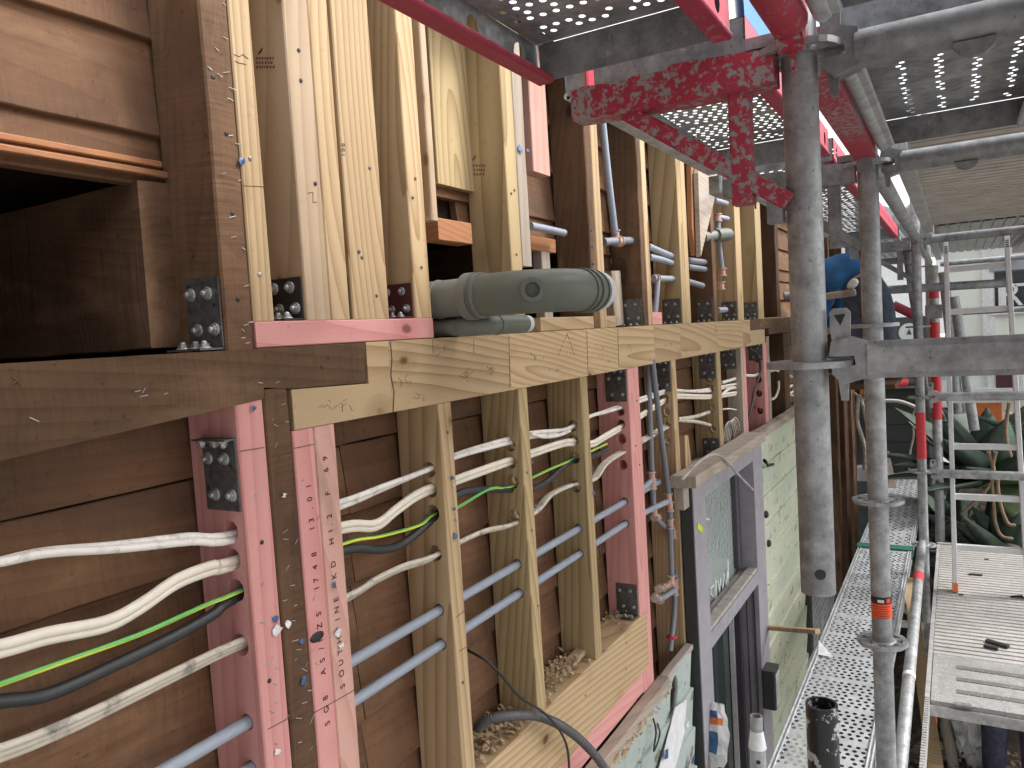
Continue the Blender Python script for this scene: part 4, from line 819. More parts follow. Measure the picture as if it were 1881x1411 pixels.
# expanded metal strip, posts and dark lining beyond the corner
m = MB()
for r in range(16):
    z0 = -3.2 + r * .11
    for c_ in range(22):
        x0 = xe + .12 + c_ * .056
        m.tube([(x0, .93, z0), (x0 + .028, .936, z0 + .055), (x0, .93, z0 + .11)], .0055, 4, caps=False); m.tube([(x0 + .056, .93, z0), (x0 + .028, .936, z0 + .055), (x0 + .056, .93, z0 + .11)], .0055, 4, caps=False)
m.build('expanded_metal_mesh', M['galv_light'], None, 'expanded metal mesh strip on the wall below the near standard', 'metal mesh')
timber('back_panel', xe + .1, xe + 1.3, .99, 1.03, -3.4, -.62, 'z', M['edge_dark'], None, 'dark panel behind the expanded metal mesh', 'panel')
for i, (xa_, w_, mt, lb) in enumerate(((7.0, .14, 'ledger_old', 'brown timber post seen between the two standards'), (7.5, .25, 'old_side', 'dark timber post right of the brown post between the standards'), (8.05, .3, 'old', 'deep dark post at the end of the wall, behind the cables'))):
    timber('wall_post', xa_, xa_ + w_, .90, 1.06, -3.4, -.5, 'z', M[mt], None, lb, 'post', None, .003)
timber('timber_strip', 0, 1, 0, 1, 0, 1, 'x', M['pine']); D.objects.remove(D.objects['timber_strip'])
a, b = P(1410, 1153, y=.90), P(1502, 1160, y=.615); ts = (b - a)
m = MB(); m.box(-.016, .016, -.01, .01, 0, ts.length, frame(ts, loc=a)); m.build('timber_strip', M['pine'], None, 'thin pine strip reaching from the green boards to the lower plank', 'strip')
p = P(1410, 1255, y=.88); m = MB(); m.box(p.x - .06, p.x + .05, .83, .893, p.z - .11, p.z + .09, c=.006); bx = m.build('sensor_box', M['edge_dark'], None, 'small black box with a white front on the right window jamb', 'box')
m = MB(); m.box(p.x - .045, p.x + .035, .827, .8295, p.z - .1, p.z + .07); m.build('face', M['white_plastic'], bx)
# caulking tube stuck on the window jamb
p = P(1316, 1345, y=.87); mt = frame((.25, 0, 1), loc=p)
m = MB(); vs = []; nx_, nz_ = 5, 9
for sg__ in (-1, 1):
    for j in range(nz_ + 1):
        w_ = .036 * (.55 + .9 * math.sin(math.pi * min(.9, .12 + j / nz_ * .8))) * (1 + .18 * noise.noise(Vector((j * .9, 2, 0))))
        for i in range(nx_ + 1):
            t_ = i / nx_ - .5; e_ = 1 - 3.9 * t_ * t_
            vs.append(mt @ Vector((2 * t_ * w_ + .012 * noise.noise(Vector((j * .7, 9, 1))), sg__ * (.002 + .011 * e_ * (1 + noise.noise(Vector((i * .9, j * .8, sg__))))), -.13 + .24 * j / nz_ + .008 * noise.noise(Vector((i * 1.3, j, 4))))))
h_ = (nx_ + 1) * (nz_ + 1)
fs = [(o_ + j * (nx_ + 1) + i, o_ + j * (nx_ + 1) + i + 1, o_ + (j + 1) * (nx_ + 1) + i + 1, o_ + (j + 1) * (nx_ + 1) + i) for o_ in (0, h_) for j in range(nz_) for i in range(nx_)]
m.add(vs, fs); pk = m.build('packet', M['white_plastic'], None, 'crumpled white and blue packet hanging on the left window jamb', 'packet')
for (j0, j1, i0, i1, mm) in ((2, 5, 2, 4, 'blue_plastic'), (6, 7, 1, 4, 'orange_plastic'), (7, 8, 2, 4, 'blue_plastic')):
    for o_ in (0, h_):
        m = MB(); off_ = (mt.to_3x3() @ Vector((0, -.0012 if o_ == 0 else .0012, 0)))
        for j in range(j0, j1):
            for i in range(i0, i1): m.add([vs[o_ + jj * (nx_ + 1) + ii] + off_ for jj, ii in ((j, i), (j, i + 1), (j + 1, i + 1), (j + 1, i))], [(0, 1, 2, 3)])
        m.build('print', M[mm], pk)
# blue wrap on the far upper wall
wv = MB(); n = 26; vs = []
for i in range(n + 1):
    for j in range(7):
        x = 4.1 + i * .05; z = 1.45 + j * .07; vs.append((x, .905 + .02 * noise.noise(Vector((x * 3, z * 3, 0))), z))
wv.add(vs, [(i * 7 + j, i * 7 + j + 1, i * 7 + j + 8, i * 7 + j + 7) for i in range(n) for j in range(6)], True)
wv.build('wall_wrap', M['wrap'], None, 'bright blue building wrap on the far upper wall above the decks', 'wall wrap')

m = MB(); vs = []; n = 40
for i in range(n + 1):
    for j in range(8):
        x = 1.35 + i * .2; z = .79 + j * .2; vs.append((x, .935 + .02 * noise.noise(Vector((x * 2, z * 2, 5))), z))
m.add(vs, [(i * 8 + j, i * 8 + j + 1, i * 8 + j + 9, i * 8 + j + 8) for i in range(n) for j in range(7)], True)
m.build('wall_sheeting', M['white_plastic'], None, 'pale sheeting covering the upper wall above the overhead planks', 'sheeting')
# ================================================================== scaffold
RT = .0262
ros = MB(); ros.lathe([(RT, -.0048), (.036, -.0048), (.036, .0048), (RT, .0048)], 24)
sg = 24
def annulus(mb, r0, r1, z0, z1, seg=32):
    vs = [];
    for k in range(seg):
        a = 2 * math.pi * k / seg; c, s_ = math.cos(a), math.sin(a)
        w = 1 + .02 * math.cos(8 * a)
        vs += [(r0 * c, r0 * s_, z0), (r1 * w * c, r1 * w * s_, z0), (r1 * w * c, r1 * w * s_, z1), (r0 * c, r0 * s_, z1)]
    fs = []
    for k in range(seg):
        a, b = 4 * k, 4 * ((k + 1) % seg)
        for j in range(4): fs.append((a + j, a + (j + 1) % 4, b + (j + 1) % 4, b + j))
    mb.add(vs, fs)
annulus(ros, .052, .0655, -.0048, .0048)
for k in range(8):
    a = math.radians(45 * k + 22.5); ros.box(.034, .055, -.006, .006, -.0046, .0046, Matrix.Rotation(a, 4, 'Z'))
ROS = ros.mesh('rosette', Vector((0, 0, 0))); ROS.materials.append(M['galv'])
def paint_hole(par, x, y, r, z, a, rad):  # dark disc laid on the tube, painting the shade inside a hole
    m = MB(); vs = [(x + (r + .0006) * math.cos(a), y + (r + .0006) * math.sin(a), z)]
    for k in range(16):
        q = 2 * math.pi * k / 16; b = a + rad * math.cos(q) / r; vs.append((x + (r + .0006) * math.cos(b), y + (r + .0006) * math.sin(b), z + rad * math.sin(q)))
    m.add(vs, [(0, 1 + k, 1 + (k + 1) % 16) for k in range(16)], True); return m.build('painted_hole', M['rubber'], par)
def standard(x, y, z0, z1, zr, label, bands=(), mat='galv', r=RT, inner=True, holes=()):
    m = MB(); m.tube([(x, y, z0), (x, y, z1)], r, 26, inner=r - .0035)
    o = m.build('standard', M[mat], None, label, 'scaffold standard', 'upright scaffold standards')
    for z in holes: paint_hole(o, x, y, r, z, math.radians(197), .0085)
    for z in zr: inst('rosette', ROS, Matrix.Translation((x, y, z)), o)
    for (a, b, mm) in bands:
        m = MB(); m.tube([(x, y, a), (x, y, b)], r + .0008, 26, caps=False); m.build('band', M[mm], o)
    return o
X1, X2, X3, YP = 1.276, 2.33, 5.2, .2
ZR1, ZR0 = -.074, .40
s1 = standard(X1, YP, Z(1505, 1084, YP), 2.6, (ZR1, ZR0), 'thick grey standard nearest the camera, with an open lower end and dark painted hole', holes=(Z(1500, 1050, YP),))
zz = [Z(1610, v, YP) for v in (926, 1227)]
s2 = standard(X2, YP, -3.4, 2.6, (zz[0], zz[1], -.035, .40), 'second grey standard with an orange label, in front of the lower plank')
zl_ = Z(1622, 1078, YP), Z(1622, 1092, YP), Z(1622, 1121, YP)
def half_band(par, x, y, r, z0, z1, a0, a1, mat, name):
    m = MB(); vs = []; n = 12
    for k in range(n + 1):
        a = math.radians(a0 + (a1 - a0) * k / n); vs += [(x + r * math.cos(a), y + r * math.sin(a), z0), (x + r * math.cos(a), y + r * math.sin(a), z1)]
    m.add(vs, [(2 * k, 2 * k + 2, 2 * k + 3, 2 * k + 1) for k in range(n)], True); return m.build(name, M[mat], par)
lb = half_band(s2, X2, YP, RT + .0008, zl_[2], zl_[1], 110, 285, 'orange_label', 'label_panel'); half_band(s2, X2, YP, RT + .0009, zl_[1], zl_[0], 110, 285, 'black_label', 'label_header')
for k in range(6):
    z = zl_[1] - .007 - k * .0065; half_band(lb, X2, YP, RT + .0011, z - .0009, z + .0009, 140 + 9 * (k % 3), 235 - 12 * (k % 2), 'dark_panel', 'print_line')
half_band(lb, X2, YP, RT + .0012, zl_[1] + .005, zl_[1] + .013, 165, 200, 'white_plastic', 'print_mark'); half_band(lb, X2, YP, RT + .0012, zl_[1] + .004, zl_[1] + .016, 215, 240, 'orange_label', 'print_mark')
z3 = [Z(1690, v, YP) * X3 / X(1690, v, YP) for v in (600, 730, 866, 1000, 757, 842)]
s3 = standard(X3, YP, -3.4, 2.4, z3[:4], 'third standard with red tape, left of the agaves', bands=((z3[5], z3[4], 'red_tape'),))
standard(8.2, YP + .02, -3.4, 2.4, (-1.7, -.6, .4), 'far standard seen dimly behind the blue shirted worker')
standard(X1, -1.2, -3.4, 2.6, (ZR1, ZR0), 'outer standard off to the right of the near transom'); standard(X2, -1.2, -3.4, 2.6, (ZR1, ZR0), 'outer standard beside the second transom on the street side'); standard(X3, -1.2, -3.4, 2.6, (ZR1, ZR0), 'outer standard on the street side by the agaves')
# two loose tube ends rising from below
bt = MB(); p = P(1509, 1292, y=YP); bt.tube([(p.x, YP, -2.6), (p.x, YP, p.z)], .0245, 24, inner=.0205); bt = bt.build('tube_end', M['black_paint'], None, 'black chipped open tube end rising in front of the lower plank', 'scaffold tube')
paint_hole(bt, p.x, YP, .0245, p.z - .075, math.radians(205), .0075)
p = P(1389, 1315, y=.56); gt = MB(); gt.tube([(p.x, .56, -2.6), (p.x, .56, p.z - .09)], .0242, 22, inner=.02); gt = gt.build('tube_end', M['galv'], None, 'grey spigot tube end wrapped with white tape, between window and plank', 'scaffold tube')
m = MB(); m.tube([(p.x, .56, p.z - .09), (p.x, .56, p.z)], .0185, 20, inner=.014); m.build('spigot', M['galv'], gt)
m = MB(); m.tube([(p.x, .56, p.z - .10), (p.x, .56, p.z - .045)], [.0275, .0195], 14, caps=False); m.build('tape_wrap', M['tape'], gt)
paint_hole(gt, p.x, .56, .0242, p.z - .135, math.radians(195), .007)
# ledger/transom with wedge heads
def head(par, x, y, z, dx, dy, mat):
    """wedge head on the rosette at (x, y, z), pointing along (dx, dy)"""
    A = Matrix(((dx, -dy, 0, x), (dy, dx, 0, y), (0, 0, 1, z), (0, 0, 0, 1)))
    m = MB()
    prof = [(.030, .007), (.066, .007), (.0675, -.007), (.034, -.007), (.034, -.02), (.05, -.036), (.085, -.026), (.085, .027), (.06, .036), (.034, .030)]
    M2 = A @ Matrix(((1, 0, 0, 0), (0, 0, -1, 0), (0, 1, 0, 0), (0, 0, 0, 1)))
    m.prism(prof[::-1], -.019, .019, M2); m.build('wedge_head', M[mat], par)
    m = MB(); m.prism([(.044, -.062), (.054, -.062), (.0605, .060), (.0605, .074), (.055, .080), (.036, .080), (.031, .074), (.031, .050)], -.003, .003, M2); m.build('wedge', M[mat], par)
    m = MB(); m.prism([(.037, .070), (.054, .071), (.046, .053)], .0031, .0036, M2); m.build('painted_slot', M['rubber'], par)  # thin black inlay painted as the shade of an opening in the wedge
def ledger(x0, y0, x1, y1, z, label, mat='galv', heads=(1, 1), r=.0242, cat='scaffold ledger', name='ledger', clip=False, z1=None):
    a, b = Vector((x0, y0, z)), Vector((x1, y1, z if z1 is None else z1)); d = (b - a).normalized(); m = MB()
    m.tube([a + d * .08, b - d * .08], r, 20); o = m.build(name, M[mat], None, label, cat, 'scaffold ledgers and transoms')
    if heads[0]: head(o, x0, y0, z, d.x, d.y, mat)
    if heads[1]: head(o, x1, y1, b.z, -d.x, -d.y, mat)
    return o
def box_transom(x, z, w, h, label, mat):
    m = MB(); m.cbox(-w / 2, w / 2, -h / 2, h / 2, .088, 1.31, .009, Matrix(((1, 0, 0, x), (0, 0, -1, YP), (0, 1, 0, z), (0, 0, 0, 1))))
    m.cbox(-w / 2 - .0015, w / 2 + .0015, -h / 2 - .001, h / 2 + .001, .084, .098, .006, Matrix(((1, 0, 0, x), (0, 0, -1, YP), (0, 1, 0, z), (0, 0, 0, 1))))
    o = m.build('transom', M[mat], None, label, 'scaffold transom', 'scaffold ledgers and transoms'); head(o, x, YP, z, 0, -1, mat); head(o, x, -1.2, z, 0, 1, mat); return o
t1 = box_transom(X1, ZR1 + .004, .046, .055, 'near grey transom crossing the picture at mid height', 'galv')
0 and ledger(X1, YP, X1, -1.2, ZR1 + .004, 'near grey transom crossing the picture at mid height', 'galv_dark', name='transom', cat='scaffold transom', r=.0262)
t2 = ledger(X1, YP, X1, -1.2, .388, 'upper transom on the nearest standard, under the perforated deck', 'galv_dark', name='transom', cat='scaffold transom', r=.0275)
t3 = ledger(X2, YP, X2, -1.2, .395, 'upper transom on the second standard, between perforated and ribbed decks', 'galv_dark', name='transom', cat='scaffold transom', r=.0275)
for (t, xx, yy, zz_) in ((t2, X1, P(1790, 75, x=X1).y, .363), (t3, X2, P(1775, 300, x=X2).y, .37)):
    m = MB(); m.prism([(.026 * math.cos(math.radians(a)), .022 * math.sin(math.radians(a))) for a in range(180, 361, 20)], -.006, .006, Matrix(((0, 0, 1, xx - .012), (-1, 0, 0, yy), (0, 1, 0, zz_), (0, 0, 0, 1)))); m.build('locking_lug', M['galv_dark'], t)
t4 = ledger(X3, YP, X3, -1.2, .41, 'far upper transom behind the ladder top', 'galv_dark', name='transom', cat='scaffold transom')
ledger(X3 - .3, YP - .02, X3 - .3, -1.2, Z(1790, 727, YP) * 1.0 if False else P(1790, 728, x=X3 - .3).z, 'grey transom behind the ladder, just below the meter box', 'galv', name='transom', cat='scaffold transom', heads=(1, 0))
ledger(X3 - .25, YP - .02, X3 - .25, -1.2, P(1790, 872, x=X3 - .25).z, 'grey transom behind the ladder in front of the agave leaves', 'galv', name='transom', cat='scaffold transom', heads=(1, 0))
a, b = P(1520, 540, x=5.0), P(1846, 520, x=5.6)
m = MB(); m.tube([(5.15, .95, P(1500, 541, x=5.3).z), b], .026, 14); m.build('guard_tube', M['galv_dark'], None, 'dark guard tube crossing behind the third standard at head height', 'scaffold tube')
ledger(-4.2, YP, X1, YP, .425, 'red and grey worn ledger coming from overhead to the nearest standard', 'red_worn', heads=(0, 1), r=.027)
lb_ = MB(); lb_.box(X1 + .06, X2 - .06, YP - .026, YP + .026, .405, .455, c=.004); lb_ = lb_.build('ledger', M['red_worn'], None, 'flat red worn ledger between the first and second standards', 'scaffold ledger', 'scaffold ledgers and transoms'); head(lb_, X1, YP, .412, 1, 0, 'galv_dark'); head(lb_, X2, YP, .412, -1, 0, 'galv_dark')
ledger(X2, YP, X3, YP, .425, 'grey ledger between the second and third standards', 'galv', r=.025); ledger(X3, YP, 8.2, YP, .425, 'far ledger beyond the third standard', 'galv')
br = MB(); br.tube([(1.9, .208, -1.73), (5.12, .208, -1.395)], .0242, 18); br = br.build('diagonal_brace', M['galv'], None, 'shiny sloping tube beside the lower plank, rising to the third standard', 'scaffold brace')
for (xa_, w_, mm) in ((4.55, .1, 'red_tape'), (3.55, .03, 'tape')):
    d = Vector((3.22, 0, .335)).normalized(); p = Vector((xa_, .208, -1.73 + (xa_ - 1.9) * .104)); m = MB(); m.tube([p, p + d * w_], .0255, 18, caps=False); m.build('band', M[mm], br)
ledger(8.2, YP, 8.2, -1.2, .41, 'farthest upper transom above the cream house wall', 'galv', name='transom', cat='scaffold transom', heads=(0, 0))
ledger(8.2, YP, 8.2, -1.2, -.05, 'farthest guard transom crossing before the cream house', 'galv', name='transom', cat='scaffold transom', heads=(0, 0))
m = MB(); m.tube([(5.22, YP + .05, .36), (8.15, YP + .05, -.9)], .0242, 14); m.build('diagonal_brace', M['galv'], None, 'far diagonal tube falling away behind the third standard', 'scaffold brace')
# ---- steel planks
def plank(x0, x1, y0, y1, zb, label, webs=('galv_dark', 'galv_dark'), lips=('galv', 'galv'), sheet='galv', h=.066, px0=None, cat='scaffold plank', slot=.13, pitch=.0225, hr=.0060, topfix=False, stag=True, lipr=.007):
    t = thing('steel_plank', ((x0 + x1) / 2, (y0 + y1) / 2, zb), label, cat, 'perforated steel scaffold planks')
    zt_ = zb + h; px0 = x0 if px0 is None else px0
    m = MB(); nu = int((y1 - y0 - .03) / pitch); cu = (y1 - y0 - .03) / nu; nv = int((x1 - px0 - .06) / pitch); cv = (x1 - px0 - .06) / nv
    m.perf((px0 + .03, y0 + .015, zt_), (0, 1, 0), (1, 0, 0), nu, nv, cu, cv, hr * .95, hr * 1.1, stag, blank=lambda i, j: (j % 9 == 8) or (not topfix and lipr > .01 and i % 3 != 1) or random.random() < (.04 if topfix else .12))
    m.add([(px0 + .03, y0, zt_), (x1 - .03, y0, zt_), (x1 - .03, y0 + .015, zt_), (px0 + .03, y0 + .015, zt_)], [(0, 1, 2, 3)])
    m.add([(px0 + .03, y1 - .015, zt_), (x1 - .03, y1 - .015, zt_), (x1 - .03, y1, zt_), (px0 + .03, y1, zt_)], [(0, 1, 2, 3)])
    m.add([(x1 - .03, y0, zt_), (x1, y0, zt_), (x1, y1, zt_), (x1 - .03, y1, zt_)], [(0, 1, 2, 3)])
    m.add([(x0, y0, zt_), (px0 + .03, y0, zt_), (px0 + .03, y1, zt_), (x0, y1, zt_)], [(0, 1, 2, 3)])
    m.build('perforated_sheet', M[sheet], t)
    for i, (yy, sgn) in enumerate(((y0, 1), (y1, -1))):
        m = MB(); ns = max(1, int((x1 - px0) / slot)); cs = (x1 - px0) / ns
        m.perf((px0, yy, zb), (1, 0, 0), (0, 0, 1), ns, 1, cs, h - .001, .016, .019, False)
        if px0 > x0: m.add([(x0, yy, zb), (px0, yy, zb), (px0, yy, zt_ - .001), (x0, yy, zt_ - .001)], [(0, 1, 2, 3)])
        r = m.build('side_rail', M[webs[i]], t)
        m = MB(); m.box(x0, x1, min(yy, yy + sgn * .026), max(yy, yy + sgn * .026), zb - .003, zb + .004, c=.002)
        m.tube([(x0, yy + sgn * .024, zb + .004), (x1, yy + sgn * .024, zb + .004)], .006, 8)
        m.tube([(x0, yy + sgn * .003, zb + .003), (x1, yy + sgn * .003, zb + .003)], lipr, 10); m.build('rail_lip', M[lips[i]], r)
    for xx in (x0 + .001, x1 - .001):
        m = MB(); m.box(xx - .0015, xx + .0015, y0 + .004, y1 - .004, zb + .002, zt_ - .002); m.build('end_plate', M['galv_dark'], t)
    if topfix:
        for yy in (y0 + .004, y0 + .018, y1 - .004, y1 - .018):
            m = MB(); m.tube([(x0, yy, zt_ + .002), (x1, yy, zt_ + .002)], .0045, 8); m.build('edge_bead', M['galv_light'], t)
    return t
G = 'galv_dark'
plank(-4.2, 1.225, .29, .62, .432, 'nearest overhead perforated plank with red rails, beside the wall', ('red_bright', G), ('red_flange', 'red_flange'), px0=.1)
plank(1.33, 2.28, .29, .62, .432, 'overhead perforated plank beyond the red bracket, with a pale grey wall-side rail', ('red_bright', 'galv_light'), ('red_flange', 'galv_light'))
plank(2.38, 5.13, .29, .62, .432, 'long overhead plank over the blue shirted worker', ('red_bright', G), ('red_flange', 'galv_light'), pitch=.03, hr=.008)
plank(5.26, 8.0, .29, .62, .432, 'farthest overhead plank beside the wall', (G, G), ('galv', 'galv'), pitch=.06, hr=.014)
plank(.9, 5.66, .293, .62, -1.60 - .066, 'lower perforated walkway plank between wall and standards', ('galv', 'galv'), ('galv', 'galv'), sheet='plank_top', topfix=True, pitch=.029, hr=.009)
plank(5.72, 8.4, .293, .62, -1.60 - .066, 'far lower walkway plank beyond the green joint band', ('galv', 'galv'), ('galv', 'galv'), sheet='plank_top', topfix=True, pitch=.045, hr=.012)
m = MB(); m.box(5.64, 5.74, .285, .628, -1.595, -1.588, c=.002); m.box(5.64, 5.74, .283, .287, -1.64, -1.588); m.build('joint_band', M['green_band'], None, 'green band over the joint of the two lower planks', 'band')
for i in range(3):
    y1_ = .16 - .335 * i
    plank(-4.2, 1.225, y1_ - .325, y1_, .432, ('overhead near-bay plank next to the red ledger', 'second overhead near-bay plank from the red ledger', 'third overhead near-bay plank from the red ledger')[i], px0=.7, lips=('galv_light', 'galv_light'), lipr=.014)
    plank(1.33, 2.28, y1_ - .325, y1_, .432, ('overhead plank between the first two upper transoms, next to the flat ledger', 'second plank between the first two upper transoms', 'outermost plank between the first two upper transoms')[i], lips=('galv_light', 'galv_light'), lipr=.014)
p = P(1497, 1190, y=.62); m = MB(); m.add([(p.x - .05, .60, -1.592), (p.x + .12, .62, -1.590), (p.x - .06, .53, -1.590), (p.x - .05, .66, -1.68), (p.x + .06, .655, -1.66)], [(0, 2, 1), (0, 1, 4, 3)]); m.build('tape_flag', M['tape'], None, 'torn white tape flag on the wall-side edge of the lower plank', 'tape')
# ---- hop-up brackets
def hop(x, z, mat, label, mat2=None, ytip=.585):
    t = thing('hop_up_bracket', (x, YP + .03, z), label, 'scaffold bracket', 'hop-up brackets on the standards'); mat2 = mat2 or mat
    m = MB(); m.prism([(YP + .03, z - .026), (YP + .075, z - .03), (YP + .28, z - .026), (ytip, z - .021), (ytip, z + .030), (ytip - .03, z + .031), (ytip - .10, z + .024), (ytip - .115, z + .030), (YP + .20, z + .026), (YP + .185, z + .033), (YP + .075, z + .026), (YP + .03, z + .022)], -.024, .024, Matrix(((0, 0, 1, x), (1, 0, 0, 0), (0, 1, 0, 0), (0, 0, 0, 1)))); m.build('top_bar', M[mat], t)
    m = MB(); m.box(x - .017, x + .017, YP + .07, YP + .102, z - .20, z - .024, c=.003); m.build('post', M[mat2], t)
    a, b = Vector((x, YP + .272, z - .022)), Vector((x, YP + .018, z - .205)); d = b - a
    m = MB(); m.box(-.016, .016, -.014, .014, 0, d.length, frame(d, loc=a), c=.003); m.build('strut', M[mat2], t)
    m = MB(); m.box(x - .02, x + .02, YP + .022, YP + .0745, z + .028, z + .046, c=.004); m.build('hook', M['galv_dark'], t)
    m = MB(); m.box(x - .012, x + .012, YP + .027, YP + .05, z - .235, z - .19); m.build('stop', M['galv_dark'], t)
    m = MB(); m.box(x - .014, x + .014, ytip - .03, ytip - .022, z + .03, z + .085, c=.003); m.build('end_tab', M['red_bright'], t)
hop(X1 - .02, .382, 'red_worn', 'red worn bracket arm reaching from the nearest standard to the wall', ytip=.565)
hop(X2, .385, 'galv_dark', 'grey bracket arm on the second standard under the overhead planks'); hop(X3, .385, 'galv_dark', 'grey bracket arm on the third standard under the overhead planks')
hop(X2, -1.71, 'galv', 'low bracket arm carrying the lower plank at the second standard'); hop(X3, -1.71, 'galv', 'low bracket arm carrying the lower plank at the third standard')
m = MB(); m.box(X2 - .05, X2 + .06, .585, .62, .375, .425, c=.004); m.build('plank_hook', M['galv'], None, 'grey plank hook box at the wall end of the second bracket arm', 'bracket')
for (u, v) in ((1388, 368), (1413, 392)):
    pass
# black cable ties under the overhead plank
for i, (u, v) in enumerate(((1386, 362), (1412, 378))):
    p = P(u, v, y=.61); m = MB(); m.tube([p, p + Vector((.01, .0, -.04))], .003, 6); m.build('cable_tie', M['rubber'], None, ('left', 'right')[i] + ' black cable tie tail hanging under the pale plank rail', 'cable tie')
# ---- far overhead decks
def deck(x0, x1, y0, y1, zt_, label, mat, ribs, along, rail=.045, group='board decks'):
    t = thing('deck_panel', ((x0 + x1) / 2, (y0 + y1) / 2, zt_), label, 'scaffold deck', group); m = MB()
    n = ribs; vs = []; fs = []
    dp = .02 if along == 'y' else .008
    for k in range(n):
        for (f_, dz) in ((0, 0), (.02, dp), (.72, dp), (.74, 0)):
            t_ = (k + f_) / n; z = zt_ - dz
            if along == 'y': x = x0 + (x1 - x0) * t_; vs += [(x, y0 + rail, z), (x, y1 - rail, z)]
            else: y = y0 + rail + (y1 - y0 - 2 * rail) * t_; vs += [(x0, y, z), (x1, y, z)]
    for q_ in range(1, len(vs) // 2): fs.append((2 * q_ - 2, 2 * q_, 2 * q_ + 1, 2 * q_ - 1))
    m.add(vs, fs); m.add([(x0, y0 + rail, zt_ + .004), (x1, y0 + rail, zt_ + .004), (x1, y1 - rail, zt_ + .004), (x0, y1 - rail, zt_ + .004)], [(0, 1, 2, 3)]); m.build('tread', M[mat], t)
    for yy in (y0, y1 - rail):
        m = MB(); m.box(x0, x1, yy, yy + rail, zt_ - .06, zt_ + .006, c=.004); m.build('side_rail', M['alu'], t)
    return t
for i in range(2):
    deck(2.40, 5.1, .15 - .62 * (i + 1), .15 - .62 * i, .498, ('ribbed deck panel overhead beyond the second transom', 'outer ribbed deck panel overhead beyond the second transom')[i], 'ply_under', 36, 'y')
    deck(5.3, 8.0, .15 - .62 * (i + 1), .15 - .62 * i, .498, ('far overhead deck of pale lengthwise boards behind the ladder', 'outer far overhead deck of pale lengthwise boards')[i], 'alu', 9, 'x')
# ---- the deck with the trapdoor
dk = thing('trapdoor_deck', (4.7, -.15, -1.6), 'aluminium trapdoor deck with ribbed tread, where the ladder stands', 'scaffold deck')
y0, y1 = -.47, .147; xh0, xh1, xd = 3.47, 3.965, 5.87
m = MB(); n = 40; vs = []; fs = []
for k in range(n):
    x = xh1 + (xd - xh1) * k / n; w = (xd - xh1) / n
    b = len(vs); vs += [(x, y0 + .02, -1.611), (x, y1 - .02, -1.611), (x + w * .1, y0 + .02, -1.599), (x + w * .1, y1 - .02, -1.599), (x + w * .76, y0 + .02, -1.599), (x + w * .76, y1 - .02, -1.599), (x + w * .86, y0 + .02, -1.611), (x + w * .86, y1 - .02, -1.611)]
    fs += [(b, b + 1, b + 3, b + 2), (b + 2, b + 3, b + 5, b + 4), (b + 4, b + 5, b + 7, b + 6)]
    if k: fs.append((b - 2, b - 1, b + 1, b))
m.add(vs, fs); m.box(xh1, xd, y0 + .02, y1 - .02, -1.63, -1.613); m.build('ribbed_tread', M['ribbed'], dk)
for yy in (y0, y1 - .018):
    m = MB(); m.box(2.3, xd, yy, yy + .018, -1.66, -1.597, c=.002); r = m.build('side_rail', M['alu'], dk)
    m = MB()
    for k in range(60): m.box(2.3 + .02 * k, 2.31 + .02 * k, yy + .001, yy + .017, -1.5972, -1.594)
    m.build('grip_ridges', M['alu'], r, kind='stuff')
m = MB(); m.box(xh0, xh1 - .002, y0 + .022, y1 - .022, -1.616, -1.598, c=.002); ht = m.build('hatch', M['hatch'], dk)
for k in range(3):
    xx = xh0 + .10 + .125 * k; m = MB(); m.box(xx, xx + .036, y0 + .06, y1 - .115, -1.5978, -1.5955, c=.001); m.build('grip_strip', M['grip'], ht)
m = MB(); m.box(xh0 - .012, xh0 + .02, y0 + .022, y1 - .002, -1.66, -1.617, c=.003); m.build('end_bar', M['alu'], dk)
m = MB(); m.tube([(xh0 - .008, .04, -1.600), (xh0 - .008, -.02, -1.600)], .009, 10); m.box(xh0 - .006, xh0 + .02, -.02, .04, -1.599, -1.596); m.build('hinge', M['galv_dark'], ht)
m = MB(); m.box(xd, xd + .03, y0, y1, -1.66, -1.59, c=.004); m.build('end_bar', M['alu'], dk)
for i, (u, v, s) in enumerate(((1832, 1183, .05), (1820, 1190, .03), (1792, 1055, .035), (1812, 1027, .012), (1868, 1095, .03), (1765, 1092, .012))):
    p = P(u, v, z=-1.592); m = MB(); a = random.uniform(-.5, .5)
    m.box(-s * .25, s * .25, -s, s, -.004, .008 if i < 2 else .002, Matrix.Translation(p) @ Matrix.Rotation(a, 4, 'Z'), c=.002)
    m.build('debris', M['rubber'], None, ('larger black plastic offcut lying on the hatch edge', 'smaller black offcut touching the larger one on the hatch edge', 'thin dark leaf sliver on the ribbed tread', 'tiny dark chip near the far end of the ribbed tread', 'dark chip on the ribbed tread at the right picture edge', 'small dark chip beside the ladder foot')[i], 'debris')
